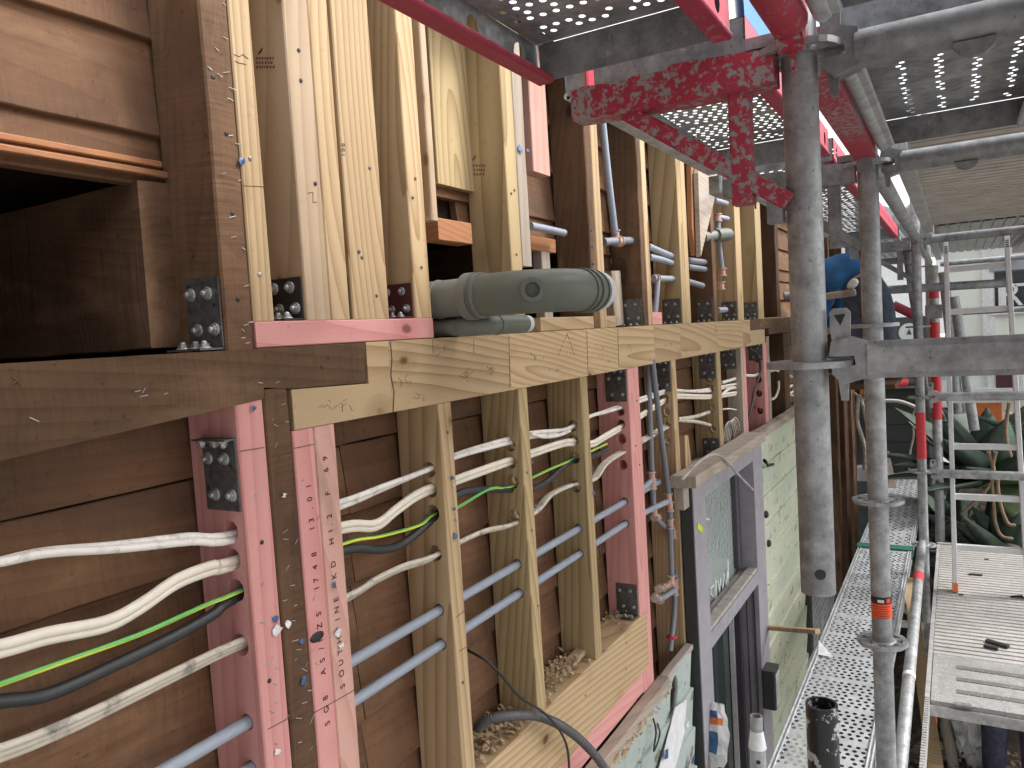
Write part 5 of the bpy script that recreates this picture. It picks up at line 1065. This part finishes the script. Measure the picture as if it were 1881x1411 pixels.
# ---- ladder
ld = thing('ladder', (4.92, -.13, -1.6), 'aluminium ladder with orange tips standing on the ribbed deck', 'ladder')
fl, tl_ = Vector((4.90, .038, -1.598)), Vector((5.32, .046, .435)); ybr = P(1877, 1005, x=5.02).y
fr, tr_ = Vector((4.90, ybr - .02, -1.598)), Vector((5.32, P(1848, 420, x=5.32).y, .438))
for (a, b) in ((fl, tl_), (fr, tr_)):
    d = (b - a); Mx = frame(d, up=Vector((1, 0, 0)), loc=a); m = MB(); m.box(-.0125, .0125, -.032, .032, .05, d.length - .05, Mx, c=.003); st_ = m.build('stile', M['ladder_alu'], ld)
    m = MB(); m.box(-.0145, .0145, -.034, .034, 0, .05, Mx, c=.003); m.build('foot', M['orange_plastic'], ld); m = MB(); m.box(-.0145, .0145, -.034, .034, d.length - .05, d.length, Mx, c=.003); m.build('tip', M['orange_plastic'], ld)
    m = MB()
    for k in range(4): m.box(-.008, .008, -.0335, -.0322, d.length - .085 - .012 * k, d.length - .080 - .012 * k, Mx)
    m.build('sticker_print', M['rubber'], st_)
for v in (495, 573, 650, 735, 820, 912, 1005):
    z = P(1750, v, x=5.1).z; t = (z - fl.z) / (tl_.z - fl.z); x = fl.x + t * (tl_.x - fl.x); z = P(1750, v, x=x).z; t = (z - fl.z) / (tl_.z - fl.z)
    a, b = fl.lerp(tl_, t), fr.lerp(tr_, t); m = MB(); d = b - a; m.box(-.014, .014, -.017, .017, .008, d.length - .008, frame(d, loc=a), c=.003); m.build('rung', M['ladder_alu'], ld)

# ================================================================== ground and surroundings
ZG = -3.4
def grid(x0, x1, y0, y1, nx, ny, zf, name, mat, kind='structure'):
    vs = [(x0 + (x1 - x0) * i / nx, y0 + (y1 - y0) * j / ny, 0) for i in range(nx + 1) for j in range(ny + 1)]
    vs = [(x, y, zf(x, y)) for x, y, _ in vs]
    m = MB(); m.add(vs, [(i * (ny + 1) + j, (i + 1) * (ny + 1) + j, (i + 1) * (ny + 1) + j + 1, i * (ny + 1) + j + 1) for i in range(nx) for j in range(ny)], True)
    return m.build(name, M[mat], kind=kind)
grid(-200, 200, -200, 200, 8, 8, lambda x, y: ZG, 'ground', 'concrete')
grid(0, 9.4, -1.6, 1.6, 60, 24, lambda x, y: ZG + .03 + .03 * noise.noise(Vector((x * 3, y * 3, 0))), 'soil', 'soil')
def bank(x, y):
    t = min(1, max(0, (x - 6.5) / .7)) * min(1, max(0, (.45 - y) / .35 + .3)); return ZG + .01 + 1.55 * t * t * (3 - 2 * t) + .05 * noise.noise(Vector((x * 2, y * 2, 3)))
grid(6.2, 9.6, -2.6, .7, 34, 34, bank, 'planted_bank', 'soil')
m = MB()
for _ in range(900):
    p = Vector((random.uniform(4.5, 8.2), random.uniform(-.9, .6), ZG + .075)); 
    if p.x > 6.3: p.z = max(p.z, bank(p.x, p.y) + .03)
    chip(p, random.uniform(.025, .06), m)
m.build('leaf_litter', M['litter'], kind='stuff')
# dark siding wall facing the camera
dw = thing('siding_wall', (8.7, .9, -2), 'dark grey-green lapped siding wall facing the camera at the wall end', 'wall')
for k in range(15):
    z1 = -.78 - .18 * k; timber('siding_board', 8.70, 8.72, .25, 1.9, z1 - .19, z1, 'y', M['siding'], dw, rot=Matrix.Rotation(math.radians(4), 3, 'Y'))
timber('corner_board', 8.62, 8.68, .22, .30, -3.4, -.77, 'z', M['siding'], dw)
m = MB(); m.prism([(.15, -.77), (2.2, -.77), (2.2, -.70), (.15, -.74)], 8.55, 8.9, Matrix(((0, 0, 1, 0), (1, 0, 0, 0), (0, 1, 0, 0), (0, 0, 0, 1)))); m.build('capping', M['galv_dark'], dw)
p = P(1588, 870, x=8.5); m = MB(); m.box(p.x - .05, p.x + .1, p.y - .07, p.y + .07, p.z - .07, p.z + .07, c=.012); jb = m.build('junction_box', M['trim'], None, 'white junction box hanging by cables on the dark siding', 'junction box')
for i, pts in enumerate((((1577, 730), (1574, 770), (1582, 800), (1589, 830), (1588, 862)), ((1580, 725), (1586, 750), (1592, 775), (1598, 790)), ((1570, 722), (1578, 728), (1590, 720), (1585, 735)))):
    cable('cable', [P(u, v, x=8.3) for u, v in pts], [(0, 0, .022 - .006 * i)], 'cable_dirty', ('pale cable running down to the white junction box', 'second pale cable right of the one to the junction box', 'tangle of pale cable at the top of the dark siding')[i], 'cable')
cable('conduit_pipe', [P(u, v, x=8.2) for u, v in ((1625, 736), (1650, 737), (1670, 743), (1685, 750))], [(0, 0, .018)], 'cable_white', 'white conduit running sideways along the dark siding', 'conduit')
cable('cable', [P(u, v, x=8.2) for u, v in ((1685, 748), (1676, 765), (1678, 800), (1672, 830), (1670, 872))], [(0, 0, .010)], 'cable_dirty', 'thin grey wire hanging down the dark siding beside the third standard', 'cable')
m = MB(); m.box(8.2, 8.3, P(1590, 715, x=8.2).y - .1, P(1590, 715, x=8.2).y + .05, -.79, -.7); m.build('red_clamp', M['orange_plastic'], None, 'orange-red clamp among the cables above the dark siding', 'clamp')
a, b = P(1600, 703, x=6.3), P(1692, 700, x=6.6); m = MB(); m.tube([a, b], .035, 12); rb = m.build('rail_tube', M['edge_dark'], None, 'dark horizontal tube with red tape just under the near transom', 'scaffold tube')
d = (b - a); m = MB(); m.tube([a + d * .45, a + d * .68], .037, 12); m.build('band', M['red_tape'], rb)
a, b = P(1625, 830, x=7.9), P(1645, 930, x=7.6); m = MB(); m.box(-.035, .035, -.02, .02, 0, (b - a).length * 2.2, frame(b - a, loc=a)); m.build('leaning_stick', M['weathered'], None, 'brown board leaning on the dark siding behind the second standard', 'board')
a, b = P(1668, 1065, x=5.2), P(1695, 1250, x=4.2); m = MB(); m.box(-.03, .03, -.015, .015, 0, (b - a).length * 1.6, frame(b - a, loc=a)); m.build('leaning_stick', M['pine'], None, 'pine stick leaning between the lower plank and trapdoor deck', 'board')
a, b = P(1652, 1147, x=5.0), P(1690, 1149, x=5.0); m = MB(); m.tube([a + Vector((0, .3, 0)), b - Vector((0, .05, 0))], .022, 12); m.build('white_pipe', M['pvc_white'], None, 'short white pipe end between the lower plank and trapdoor deck', 'pipe')
# red sleeved props further off
rp = MB(); pz = P(1717, 600, x=6.6); rp.tube([(6.6, pz.y, -3.4), (6.6, pz.y, .32)], .033, 14); rp = rp.build('prop', M['galv_light'], None, 'far white and red prop standing behind the third standard', 'prop')
for (v0, v1) in ((533, 548), (592, 624), (690, 770)):
    m = MB(); m.tube([(6.6, pz.y, P(1717, v1, x=6.6).z), (6.6, pz.y, P(1717, v0, x=6.6).z)], .0345, 14); m.build('band', M['red_tape'], rp)
m = MB(); m.box(6.55, 6.65, pz.y - .06, pz.y + .06, P(1717, 585, x=6.6).z, P(1717, 560, x=6.6).z, c=.01); m.build('coupler', M['galv'], rp)
for i, (u0, v0, u1, v1) in enumerate(((1733, 500, 1762, 760), (1752, 545, 1790, 790))):
    a, b = P(u0, v0, x=6.3), P(u1, v1, x=6.3); m = MB(); m.tube([a, b], .034, 12); m.build('leaning_tube', M['galv'], None, ('left', 'right')[i] + ' of two pale tubes leaning behind the ladder', 'scaffold tube')
a, b = P(1640, 560, x=7.5), P(1692, 585, x=7.5); m = MB(); m.tube([a, b], .04, 12); m.build('red_brace', M['red_flange'], None, 'dull red brace sloping behind the third standard', 'scaffold brace')
# green sign with a white round emblem
p = P(1676, 608, x=11); m = MB(); m.box(p.x, p.x + .05, p.y - .26, p.y + .2, p.z - .32, p.z + .18, c=.01); sg_ = m.build('green_sign', M['siding'], None, 'dark green sign with a round white emblem beyond the third standard', 'sign')
q = P(1670, 611, x=11)
for (r, mm, o_) in ((.12, 'trim', .004), (.095, 'cream', .007), (.05, 'trim', .010)):
    m = MB(); m.lathe([(r, 0), (r, .003)], 24, frame((-1, 0, 0), loc=(p.x - o_ + .003, q.y, q.z))); m.build('emblem', M[mm], sg_)
m = MB(); m.prism([(-.03, -.025), (.03, -.025), (0, .05)], 0, .002, frame((-1, 0, 0), loc=(p.x - .012, q.y, q.z)) @ Matrix.Rotation(0, 4, 'Z')); m.build('emblem_mark', M['siding'], sg_)
# ---- cream house
hy = P(1742, 700, x=10).y
hs_ = thing('house', (12, -2.5, ZG), 'cream house beyond the ladder with white trim and a meter box', 'house')
m = MB(); m.box(10, 16, -7, hy, ZG, 1.0); m.build('wall', M['cream'], hs_)
wy0, wy1 = P(1822, 530, x=10).y, P(1960, 530, x=10).y; wz1, wz0 = P(1850, 497, x=10).z, P(1850, 567, x=10).z
m = MB(); m.box(9.97, 10.0, wy1, wy0 - .02, wz0, wz1); wn = m.build('window', M['purple_dark'], hs_)
m = MB(); m.box(9.955, 9.968, wy1, wy0 - .02, wz0, wz1); m.build('pane', M['glass'], wn)
py = P(1815, 530, x=10).y; m = MB(); m.box(9.96, 9.998, py - .06, py + .06, ZG, .95); m.build('trim_board', M['trim'], hs_)
m = MB(); m.box(9.94, 9.998, wy1 - .05, wy0 + .02, wz1, wz1 + .12); m.build('lintel', M['rust_sheet'], hs_); m = MB(); m.box(9.94, 9.998, wy1 - .05, wy0 + .02, wz0 - .06, wz0); m.build('window_sill', M['trim'], hs_)
def wall_text(s, u, v, size, x, mat, par):
    p = P(u, v, x=x); T_ = Matrix(((0, 0, -1, p.x), (-1, 0, 0, p.y), (0, 1, 0, p.z), (0, 0, 0, 1))); return text_mesh('lettering', s, size, T_, M[mat], par, .004)
for ch_, u_ in (('I', 1829), ('R', 1836), ('T', 1864)): wall_text(ch_, u_, 563, .36, 9.948, 'trim', wn)
m = MB(); m.prism([(hy + .5, .95), (-7.5, .95), (-7.5, 1.05), (-3, 2.6), (hy + .5, 1.05)], 9.6, 16.4, Matrix(((0, 0, 1, 0), (1, 0, 0, 0), (0, 1, 0, 0), (0, 0, 0, 1)))); m.build('roof', M['roofing'], hs_)
p0, p1 = P(1814, 678, x=9.9), P(1884, 726, x=9.9); m = MB(); m.box(9.86, 9.998, p1.y, p0.y, p1.z, p0.z, c=.02); mbx = m.build('meter_box', M['trim'], hs_)
p0, p1 = P(1829, 680, x=9.85), P(1864, 716, x=9.85); m = MB(); m.box(9.845, 9.858, p1.y, p0.y, p1.z, p0.z); m.build('meter_panel', M['dark_panel'], mbx)
p0, p1 = P(1782, 728, x=9.9), P(1842, 800, x=9.9); m = MB(); m.box(9.9, 9.998, p1.y, p0.y, p1.z - .4, p0.z, c=.01); m.build('orange_board', M['orange_plastic'], hs_)
m = MB(); p0 = P(1790, 716, x=9.9); m.box(9.8, 9.998, p0.y - .35, p0.y + .1, p0.z - .05, p0.z + .02); m.build('ledge', M['trim'], hs_)
# far houses and a parked van, almost bleached out
for i, (x, ya, yb, zt_, lb) in enumerate(((24, .6, 7, 2.2, 'white house far down the street left of the cream house'), (34, -1.5, 2.2, 3.2, 'pale house farthest down the street'), (22, 8, 16, 4, 'pale house far off behind the timber wall'))):
    h = thing('house', (x, (ya + yb) / 2, ZG), lb, 'house'); m = MB(); m.box(x, x + 7, ya, yb, ZG, zt_); m.build('wall', M['far_wall'], h)
    m = MB(); m.prism([(ya - .4, zt_), (yb + .4, zt_), ((ya + yb) / 2, zt_ + 1.7)], x - .4, x + 7.4, Matrix(((0, 0, 1, 0), (1, 0, 0, 0), (0, 1, 0, 0), (0, 0, 0, 1)))); m.build('roof', M['galv_light'], h)
    for k in range(2):
        y = ya + (yb - ya) * (.25 + .5 * k); m = MB(); m.box(x - .04, x - .002, y - .5, y + .5, -1.3, .2); f_ = m.build('window', M['trim'], h); m = MB(); m.box(x - .05, x - .042, y - .42, y + .42, -1.22, .12); m.build('pane', M['rust_sheet'], f_)
vn = thing('parked_van', (17, 1.0, ZG), 'pale blue van parked far beyond the third standard', 'van')
m = MB(); m.prism([(-2.2, .35), (2.2, .35), (2.2, 1.1), (1.5, 1.95), (-2.2, 2.0)], -.9, .9, Matrix(((0, 0, 1, 17), (1, 0, 0, 1.6), (0, 1, 0, ZG + .9), (0, 0, 0, 1)))); m.build('body', M['trim'], vn)
for yy in (-1.4, 1.4):
    m = MB(); m.tube([(16.05, 1.6 + yy, ZG + 1.25), (16.3, 1.6 + yy, ZG + 1.25)], .34, 18); m.build('wheel', M['rubber'], vn)
for yy in (-.9, .5):
    m = MB(); m.box(16.08, 16.095, 1.6 + yy - .5, 1.6 + yy + .5, ZG + 2.1, ZG + 2.7); m.build('window', M['far_blue'], vn)
# ---- agaves
def agave(cx, cy, cz, n, L, label, seed, lean=0):
    rnd = random.Random(seed); t = thing('agave', (cx, cy, cz), label, 'agave', 'agaves behind the ladder')
    for k in range(n):
        az = k * 2.39996 + rnd.uniform(-.2, .2); f = k / (n - 1); el = math.radians(78 - 78 * f ** .8 + rnd.uniform(-8, 8)); l = L * rnd.uniform(.75, 1.08) * (.75 + .35 * f); w = .155 * L / .8 * rnd.uniform(.8, 1.15)
        h = Vector((math.cos(az), math.sin(az), 0)); side = Vector((-h.y, h.x, 0)); vs = []; fs = []; ns = 9; p = Vector((cx, cy, cz)) + h * .05; curl = rnd.uniform(-.3, .45) * f + .05; e = el
        for i in range(ns + 1):
            s = i / ns; ww = w * (.75 + .9 * s - 1.9 * s ** 2.2 + .27 * s ** 6) if s < .98 else .002; ww = max(ww, .003) if s < 1 else .002
            d = h * math.cos(e) + Vector((0, 0, 1)) * math.sin(e); u = (side.cross(d)).normalized() * -1
            if u.z < 0: u = -u
            vs += [p + side * ww + u * ww * .38, p - u * ww * .06, p - side * ww + u * ww * .38, p - u * (.02 * (1 - s) + .004) - u * ww * .12]
            p = p + d * (l / ns); e -= curl / ns * 1.3
        for i in range(ns):
            a = 4 * i; b = a + 4
            fs += [(a, a + 1, b + 1, b), (a + 1, a + 2, b + 2, b + 1), (a + 2, a + 3, b + 3, b + 2), (a + 3, a, b, b + 3)]
        m = MB(); m.add(vs, fs, True); m.build('leaf', M['leaf'] if (k % 5 or f < .4) else M['leaf_pale'], t)
agave(7.1, -.18, -1.40, 26, .92, 'big dark agave rosette behind the ladder, upper left', 3)
agave(7.3, -.80, -1.25, 24, .85, 'agave rosette at the right picture edge behind the ladder', 5)
agave(6.75, -.30, -1.95, 22, .75, 'lower agave rosette just beyond the trapdoor deck', 9)
agave(7.7, .05, -1.95, 16, .6, 'small agave between the third standard and the dark siding', 12)
for i, uv in enumerate((((1829, 830), (1822, 870), (1825, 920), (1828, 960), (1840, 985), (1862, 990)), ((1832, 880), (1836, 920), (1850, 960), (1866, 965)), ((1815, 830), (1826, 868), (1812, 900), (1765, 945)), ((1854, 740), (1848, 780), (1850, 815), (1858, 840)))):
    m = MB(); m.tube(catmull([P(u, v, x=6.25) for u, v in uv], 5), [.016] + [.012] * (5 * (len(uv) - 1) - 1) + [.006], 6)
    m.build('dry_stalk', M['root'], None, ('long dry brown stalk hanging in a loop over the agave leaves', 'short dry stalk beside the hanging loop of agave stalk', 'dry stalk slanting left below the ladder rung', 'thin dry stem in front of the right agave leaves')[i], 'dry stalk')
# ---- grey tarpaulin bundle above the far transom
def blob(name, c, r, mat, label, cat, seed, amp=.35, fr=3.0, sub=4):
    bm = bmesh.new(); bmesh.ops.create_icosphere(bm, subdivisions=sub, radius=1)
    for v in bm.verts:
        n_ = noise.noise_vector(v.co * fr + Vector((seed, 0, 0))); k = 1 + amp * noise.ridged_multi_fractal(v.co * fr + Vector((seed, 3, 1)), 1, 2, 4, 1, 2) * .35 - amp * .4
        v.co = Vector(((v.co.x + n_.x * amp * .5) * r[0], (v.co.y + n_.y * amp * .5) * r[1], (v.co.z + n_.z * amp * .5) * r[2])) * k
    me = D.meshes.new(name); bm.to_mesh(me); bm.free(); me.materials.append(M[mat]); me.polygons.foreach_set('use_smooth', [True] * len(me.polygons))
    o = D.objects.new(name, me); link(o, Matrix.Translation(Vector(c))); return tag(o, label, cat)
blob('tarpaulin', (5.75, -.42, .60), (.25, .36, .10), 'rust_sheet', 'crumpled grey tarpaulin lying above the ladder top', 'tarpaulin', 4, .5, 2.2)
p = P(1792, 1352, x=6.3); blob('plastic_bag', (p.x, p.y, ZG + .30), (.12, .12, .30), 'tape', 'crumpled white plastic bag on the ground below the trapdoor deck', 'bag', 8, .6, 3.2)
p = P(1835, 1405, x=5.9); blob('red_sack', (p.x, p.y, ZG + .10), (.15, .20, .12), 'red_cap', 'red sack on the ground beside the white plastic bag', 'sack', 2, .4, 2)
a, b = P(1735, 1310, x=6.4), P(1752, 1411, x=6.2); m = MB(); m.tube([a, b + (b - a)], .04, 10); m.build('mossy_post', M['weathered'], None, 'mossy fallen post on the ground under the trapdoor deck', 'post')
m = MB(); p = P(1712, 1340, x=4.6); m.tube([(4.6, p.y, -3.4), (4.6, p.y, -1.7)], .0242, 16); st5 = m.build('standard', M['galv'], None, 'lower tube with a red band seen under the trapdoor deck corner', 'scaffold standard')
m = MB(); m.tube([(4.6, p.y, p.z - .02), (4.6, p.y, p.z + .14)], .0252, 16); m.build('band', M['red_tape'], st5)

# ================================================================== people
def skin(name, joints, edges, mat, parent=None, sub=2, root=0):
    """joints: (co, r or (rx, ry))"""
    me = D.meshes.new(name); me.from_pydata([Vector(j[0]) for j in joints], edges, []); o = D.objects.new(name + '_tmp', me); COL.objects.link(o)
    o.modifiers.new('s', 'SKIN').use_smooth_shade = True
    md = o.modifiers.new('u', 'SUBSURF'); md.levels = sub; md.render_levels = sub
    sv = me.skin_vertices[0].data if me.skin_vertices else None
    for i, j in enumerate(joints):
        r = j[1]; sv[i].radius = (r, r) if not isinstance(r, tuple) else r
    sv[root].use_root = True
    dg = bpy.context.evaluated_depsgraph_get(); dg.update(); ne = D.meshes.new_from_object(o.evaluated_get(dg)); D.objects.remove(o)
    c = sum((v.co for v in ne.vertices), Vector()) / max(1, len(ne.vertices))
    for v in ne.vertices: v.co -= c
    ne.materials.clear(); ne.materials.append(mat); ne.polygons.foreach_set('use_smooth', [True] * len(ne.polygons))
    q = D.objects.new(name, ne); link(q, Matrix.Translation(c), parent); return q
def face(par, hc, fwd, up, hr=.1, mat_hair='hair'):
    fwd, up = Vector(fwd).normalized(), Vector(up).normalized(); rt = fwd.cross(up)
    for s in (-1, 1):
        m = MB(); m.lathe([(.001, -.006), (.011, -.003), (.011, .003), (.001, .006)], 10, frame(fwd, loc=hc + fwd * hr * .86 + rt * s * .033 + up * .01)); m.build('eye', M['white_plastic'], par)
        m = MB(); m.lathe([(.001, -.012), (.02, -.008), (.03, 0), (.02, .008), (.001, .012)], 10, frame(rt * s, loc=hc + rt * s * hr * .82)); m.build('ear', M['skin'], par)
    m = MB(); m.lathe([(.018, 0), (.014, .02), (.004, .032)], 8, frame(fwd - up * .3, loc=hc + fwd * hr * .88 - up * .02)); m.build('nose', M['skin'], par)
    m = MB(); m.tube([hc + fwd * hr * .88 - up * .055 - rt * .025, hc + fwd * hr * .92 - up * .057, hc + fwd * hr * .88 - up * .055 + rt * .025], .005, 6); m.build('mouth', M['red_flange'], par)
# the worker in blue bends towards the wall, kneeling on a mid-level board
K = Vector((4.85, 0, 0))
def V(x, y, z): return Vector((x, y, z))
hip = V(4.85, .435, .13)
bj = [(hip, (.08, .07)), (V(4.92, .50, .22), (.09, .08)), (V(5.06, .61, .25), (.10, .085)), (V(5.18, .69, .23), (.07, .065)), (V(5.24, .71, .19), .055), (V(5.27, .735, .12), .085), (V(5.27, .745, .04), .07),
      (V(4.88, .49, .08), .055), (V(4.86, .495, -.27), .045), (V(5.22, .48, -.33), .045), (V(5.31, .48, -.36), .032),
      (V(4.82, .37, .06), .055), (V(4.78, .365, -.28), .045), (V(5.14, .365, -.33), .045), (V(5.23, .365, -.36), .032),
      (V(5.06, .70, .22), .045), (V(5.0, .72, .02), .04), (V(5.04, .78, -.14), .032), (V(5.28, .62, .22), .045), (V(5.33, .64, .02), .04), (V(5.28, .74, -.12), .032)]
be = [(0, 1), (1, 2), (2, 3), (3, 4), (4, 5), (5, 6), (0, 7), (7, 8), (8, 9), (9, 10), (0, 11), (11, 12), (12, 13), (13, 14), (3, 15), (15, 16), (16, 17), (3, 18), (18, 19), (19, 20)]
pr = skin('person', bj, be, M['skin']); tag(pr, 'person in a blue top and dark jeans bending towards the wall behind the standards', 'person')
skin('shirt', [(V(4.89, .475, .18), (.135, .12)), (V(4.92, .51, .22), (.155, .135)), (V(5.06, .61, .25), (.17, .15)), (V(5.18, .69, .24), (.13, .11)), (V(5.06, .70, .22), .08), (V(5.0, .715, .02), .062), (V(5.03, .775, -.11), .048), (V(5.28, .62, .22), .08), (V(5.33, .64, .02), .062), (V(5.29, .73, -.09), .048)], [(0, 1), (1, 2), (2, 3), (3, 4), (4, 5), (5, 6), (3, 7), (7, 8), (8, 9)], M['shirt'], pr)
skin('jeans', [(V(4.85, .435, .13), (.13, .11)), (V(4.87, .46, .17), (.13, .11)), (V(4.88, .495, .04), .088), (V(4.86, .50, -.27), .072), (V(5.20, .48, -.33), .055), (V(4.82, .37, .02), .09), (V(4.78, .365, -.28), .075), (V(5.12, .365, -.33), .055)], [(0, 1), (0, 2), (2, 3), (3, 4), (0, 5), (5, 6), (6, 7)], M['jeans'], pr)
hc = V(5.275, .74, .10); face(pr, hc, (.3, .55, -.75), (.2, .75, .6), .09); blob_h = MB(); blob_h.lathe([(.02, -.02), (.08, 0), (.092, .04), (.075, .08), (.03, .10)], 14, frame((0, .6, .75), loc=hc - V(0, 0.02, 0))); blob_h.build('hair', M['hair'], pr)
for (w_, sgn) in ((V(5.04, .78, -.14), 1), (V(5.28, .74, -.12), -1)):
    for k in range(4):
        a = w_ + V(-.03 + .02 * k, .02, -.05); m = MB(); m.tube([w_ + V(-.018 + .012 * k, .0, -.01), a, a + V(0, .015, -.035 - .004 * (k % 2))], [.010, .009, .007], 7); m.build('finger', M['skin'], pr)
    m = MB(); m.tube([w_ + V(.02 * sgn, 0, 0), w_ + V(.045 * sgn, .01, -.03), w_ + V(.05 * sgn, .02, -.05)], [.012, .010, .008], 7); m.build('thumb', M['skin'], pr)
for (p_) in (V(5.26, .48, -.345), V(5.18, .365, -.345)):
    m = MB(); m.box(-.05, .16, -.05, .05, -.055, .04, Matrix.Translation(p_), c=.03); m.build('boot', M['rubber'], pr)
timber('kneeling_board', 4.68, 5.7, .30, .56, -.425, -.40, 'x', M['old_side'], None, 'board on the mid-level bracket under the kneeling worker', 'board')
m = MB(); m.box(4.70, 5.0, .60, .64, .005, .03, c=.004); pass
p0, p1 = P(1513, 545, x=4.6), P(1572, 537, x=4.6); m = MB(); m.tube([p0, p1], .018, 8)
for k in range(14): m.tube([p0.lerp(p1, k / 14), p0.lerp(p1, (k + .5) / 14)], .021, 8)
m.build('tool_belt', M['weathered'], pr)
p = P(1566, 522, x=4.62); m = MB(); m.lathe([(.008, -.03), (.02, -.02), (.024, .01), (.016, .03), (.005, .034)], 8, frame((0, -.6, .6), loc=p)); m.build('glove', M['glove'], pr)
# person on the ground below the hatch
gx, gy = 6.1, P(1862, 1380, x=6.1).y
j = [(V(gx, gy, -2.48), (.15, .11)), (V(gx, gy, -2.25), (.14, .10)), (V(gx, gy, -2.02), (.17, .11)), (V(gx, gy, -1.93), (.09, .08)), (V(gx - .02, gy, -1.86), .055), (V(gx - .04, gy, -1.76), .09), (V(gx - .04, gy, -1.68), .075),
     (V(gx, gy + .10, -2.62), .09), (V(gx - .03, gy + .11, -2.95), .062), (V(gx + .02, gy + .12, -3.33), .04), (V(gx - .12, gy + .13, -3.37), .032),
     (V(gx, gy - .10, -2.62), .09), (V(gx - .03, gy - .11, -2.95), .062), (V(gx + .05, gy - .12, -3.33), .04), (V(gx - .09, gy - .13, -3.37), .032),
     (V(gx, gy + .21, -2.02), .055), (V(gx - .03, gy + .25, -2.30), .042), (V(gx - .2, gy + .2, -2.5), .033), (V(gx, gy - .21, -2.02), .055), (V(gx - .03, gy - .25, -2.30), .042), (V(gx - .2, gy - .2, -2.5), .033)]
e = [(0, 1), (1, 2), (2, 3), (3, 4), (4, 5), (5, 6), (0, 7), (7, 8), (8, 9), (9, 10), (0, 11), (11, 12), (12, 13), (13, 14), (2, 15), (15, 16), (16, 17), (2, 18), (18, 19), (19, 20)]
p2_ = skin('person', j, e, M['skin']); tag(p2_, 'person in dark jeans standing on the ground below the trapdoor deck', 'person')
skin('jeans', [(V(gx, gy, -2.46), (.165, .125)), (V(gx, gy, -2.55), (.165, .125)), (V(gx, gy + .10, -2.66), .108), (V(gx - .03, gy + .11, -2.95), .088), (V(gx + .02, gy + .12, -3.3), .075), (V(gx, gy - .10, -2.66), .108), (V(gx - .03, gy - .11, -2.95), .088), (V(gx + .05, gy - .12, -3.3), .075)], [(0, 1), (1, 2), (2, 3), (3, 4), (1, 5), (5, 6), (6, 7)], M['jeans'], p2_)
skin('jacket', [(V(gx, gy, -2.50), (.175, .135)), (V(gx, gy, -2.25), (.165, .125)), (V(gx, gy, -2.03), (.19, .13)), (V(gx, gy + .21, -2.02), .075), (V(gx - .03, gy + .25, -2.30), .062), (V(gx - .17, gy + .205, -2.46), .05), (V(gx, gy - .21, -2.02), .075), (V(gx - .03, gy - .25, -2.30), .062), (V(gx - .17, gy - .205, -2.46), .05)], [(0, 1), (1, 2), (2, 3), (3, 4), (4, 5), (2, 6), (6, 7), (7, 8)], M['jacket'], p2_)
hc = V(gx - .04, gy, -1.74); face(p2_, hc, (-1, 0, -.2), (0, 0, 1)); m = MB(); m.lathe([(.07, -.03), (.098, .0), (.095, .05), (.06, .09), (.01, .105)], 14, Matrix.Translation(hc + V(.015, 0, .02))); m.build('hair', M['hair'], p2_)
for sgn in (1, -1):
    w_ = V(gx - .2, gy + .2 * sgn, -2.5)
    for k in range(4):
        m = MB(); a = w_ + V(-.05, -.027 + .018 * k, -.03); m.tube([w_ + V(-.01, -.018 + .012 * k, -.01), a, a + V(-.02, 0, -.03 - .004 * (k % 2))], [.010, .009, .007], 7); m.build('finger', M['skin'], p2_)
    m = MB(); m.tube([w_, w_ + V(-.02, -.035 * sgn, -.02), w_ + V(-.045, -.04 * sgn, -.035)], [.012, .010, .008], 7); m.build('thumb', M['skin'], p2_)
for (dx, dy) in ((.02, .12), (.05, -.12)):
    m = MB(); m.box(gx + dx - .2, gx + dx + .06, gy + dy - .05, gy + dy + .05, -3.40, -3.30, c=.03); m.build('boot', M['rubber'], p2_)
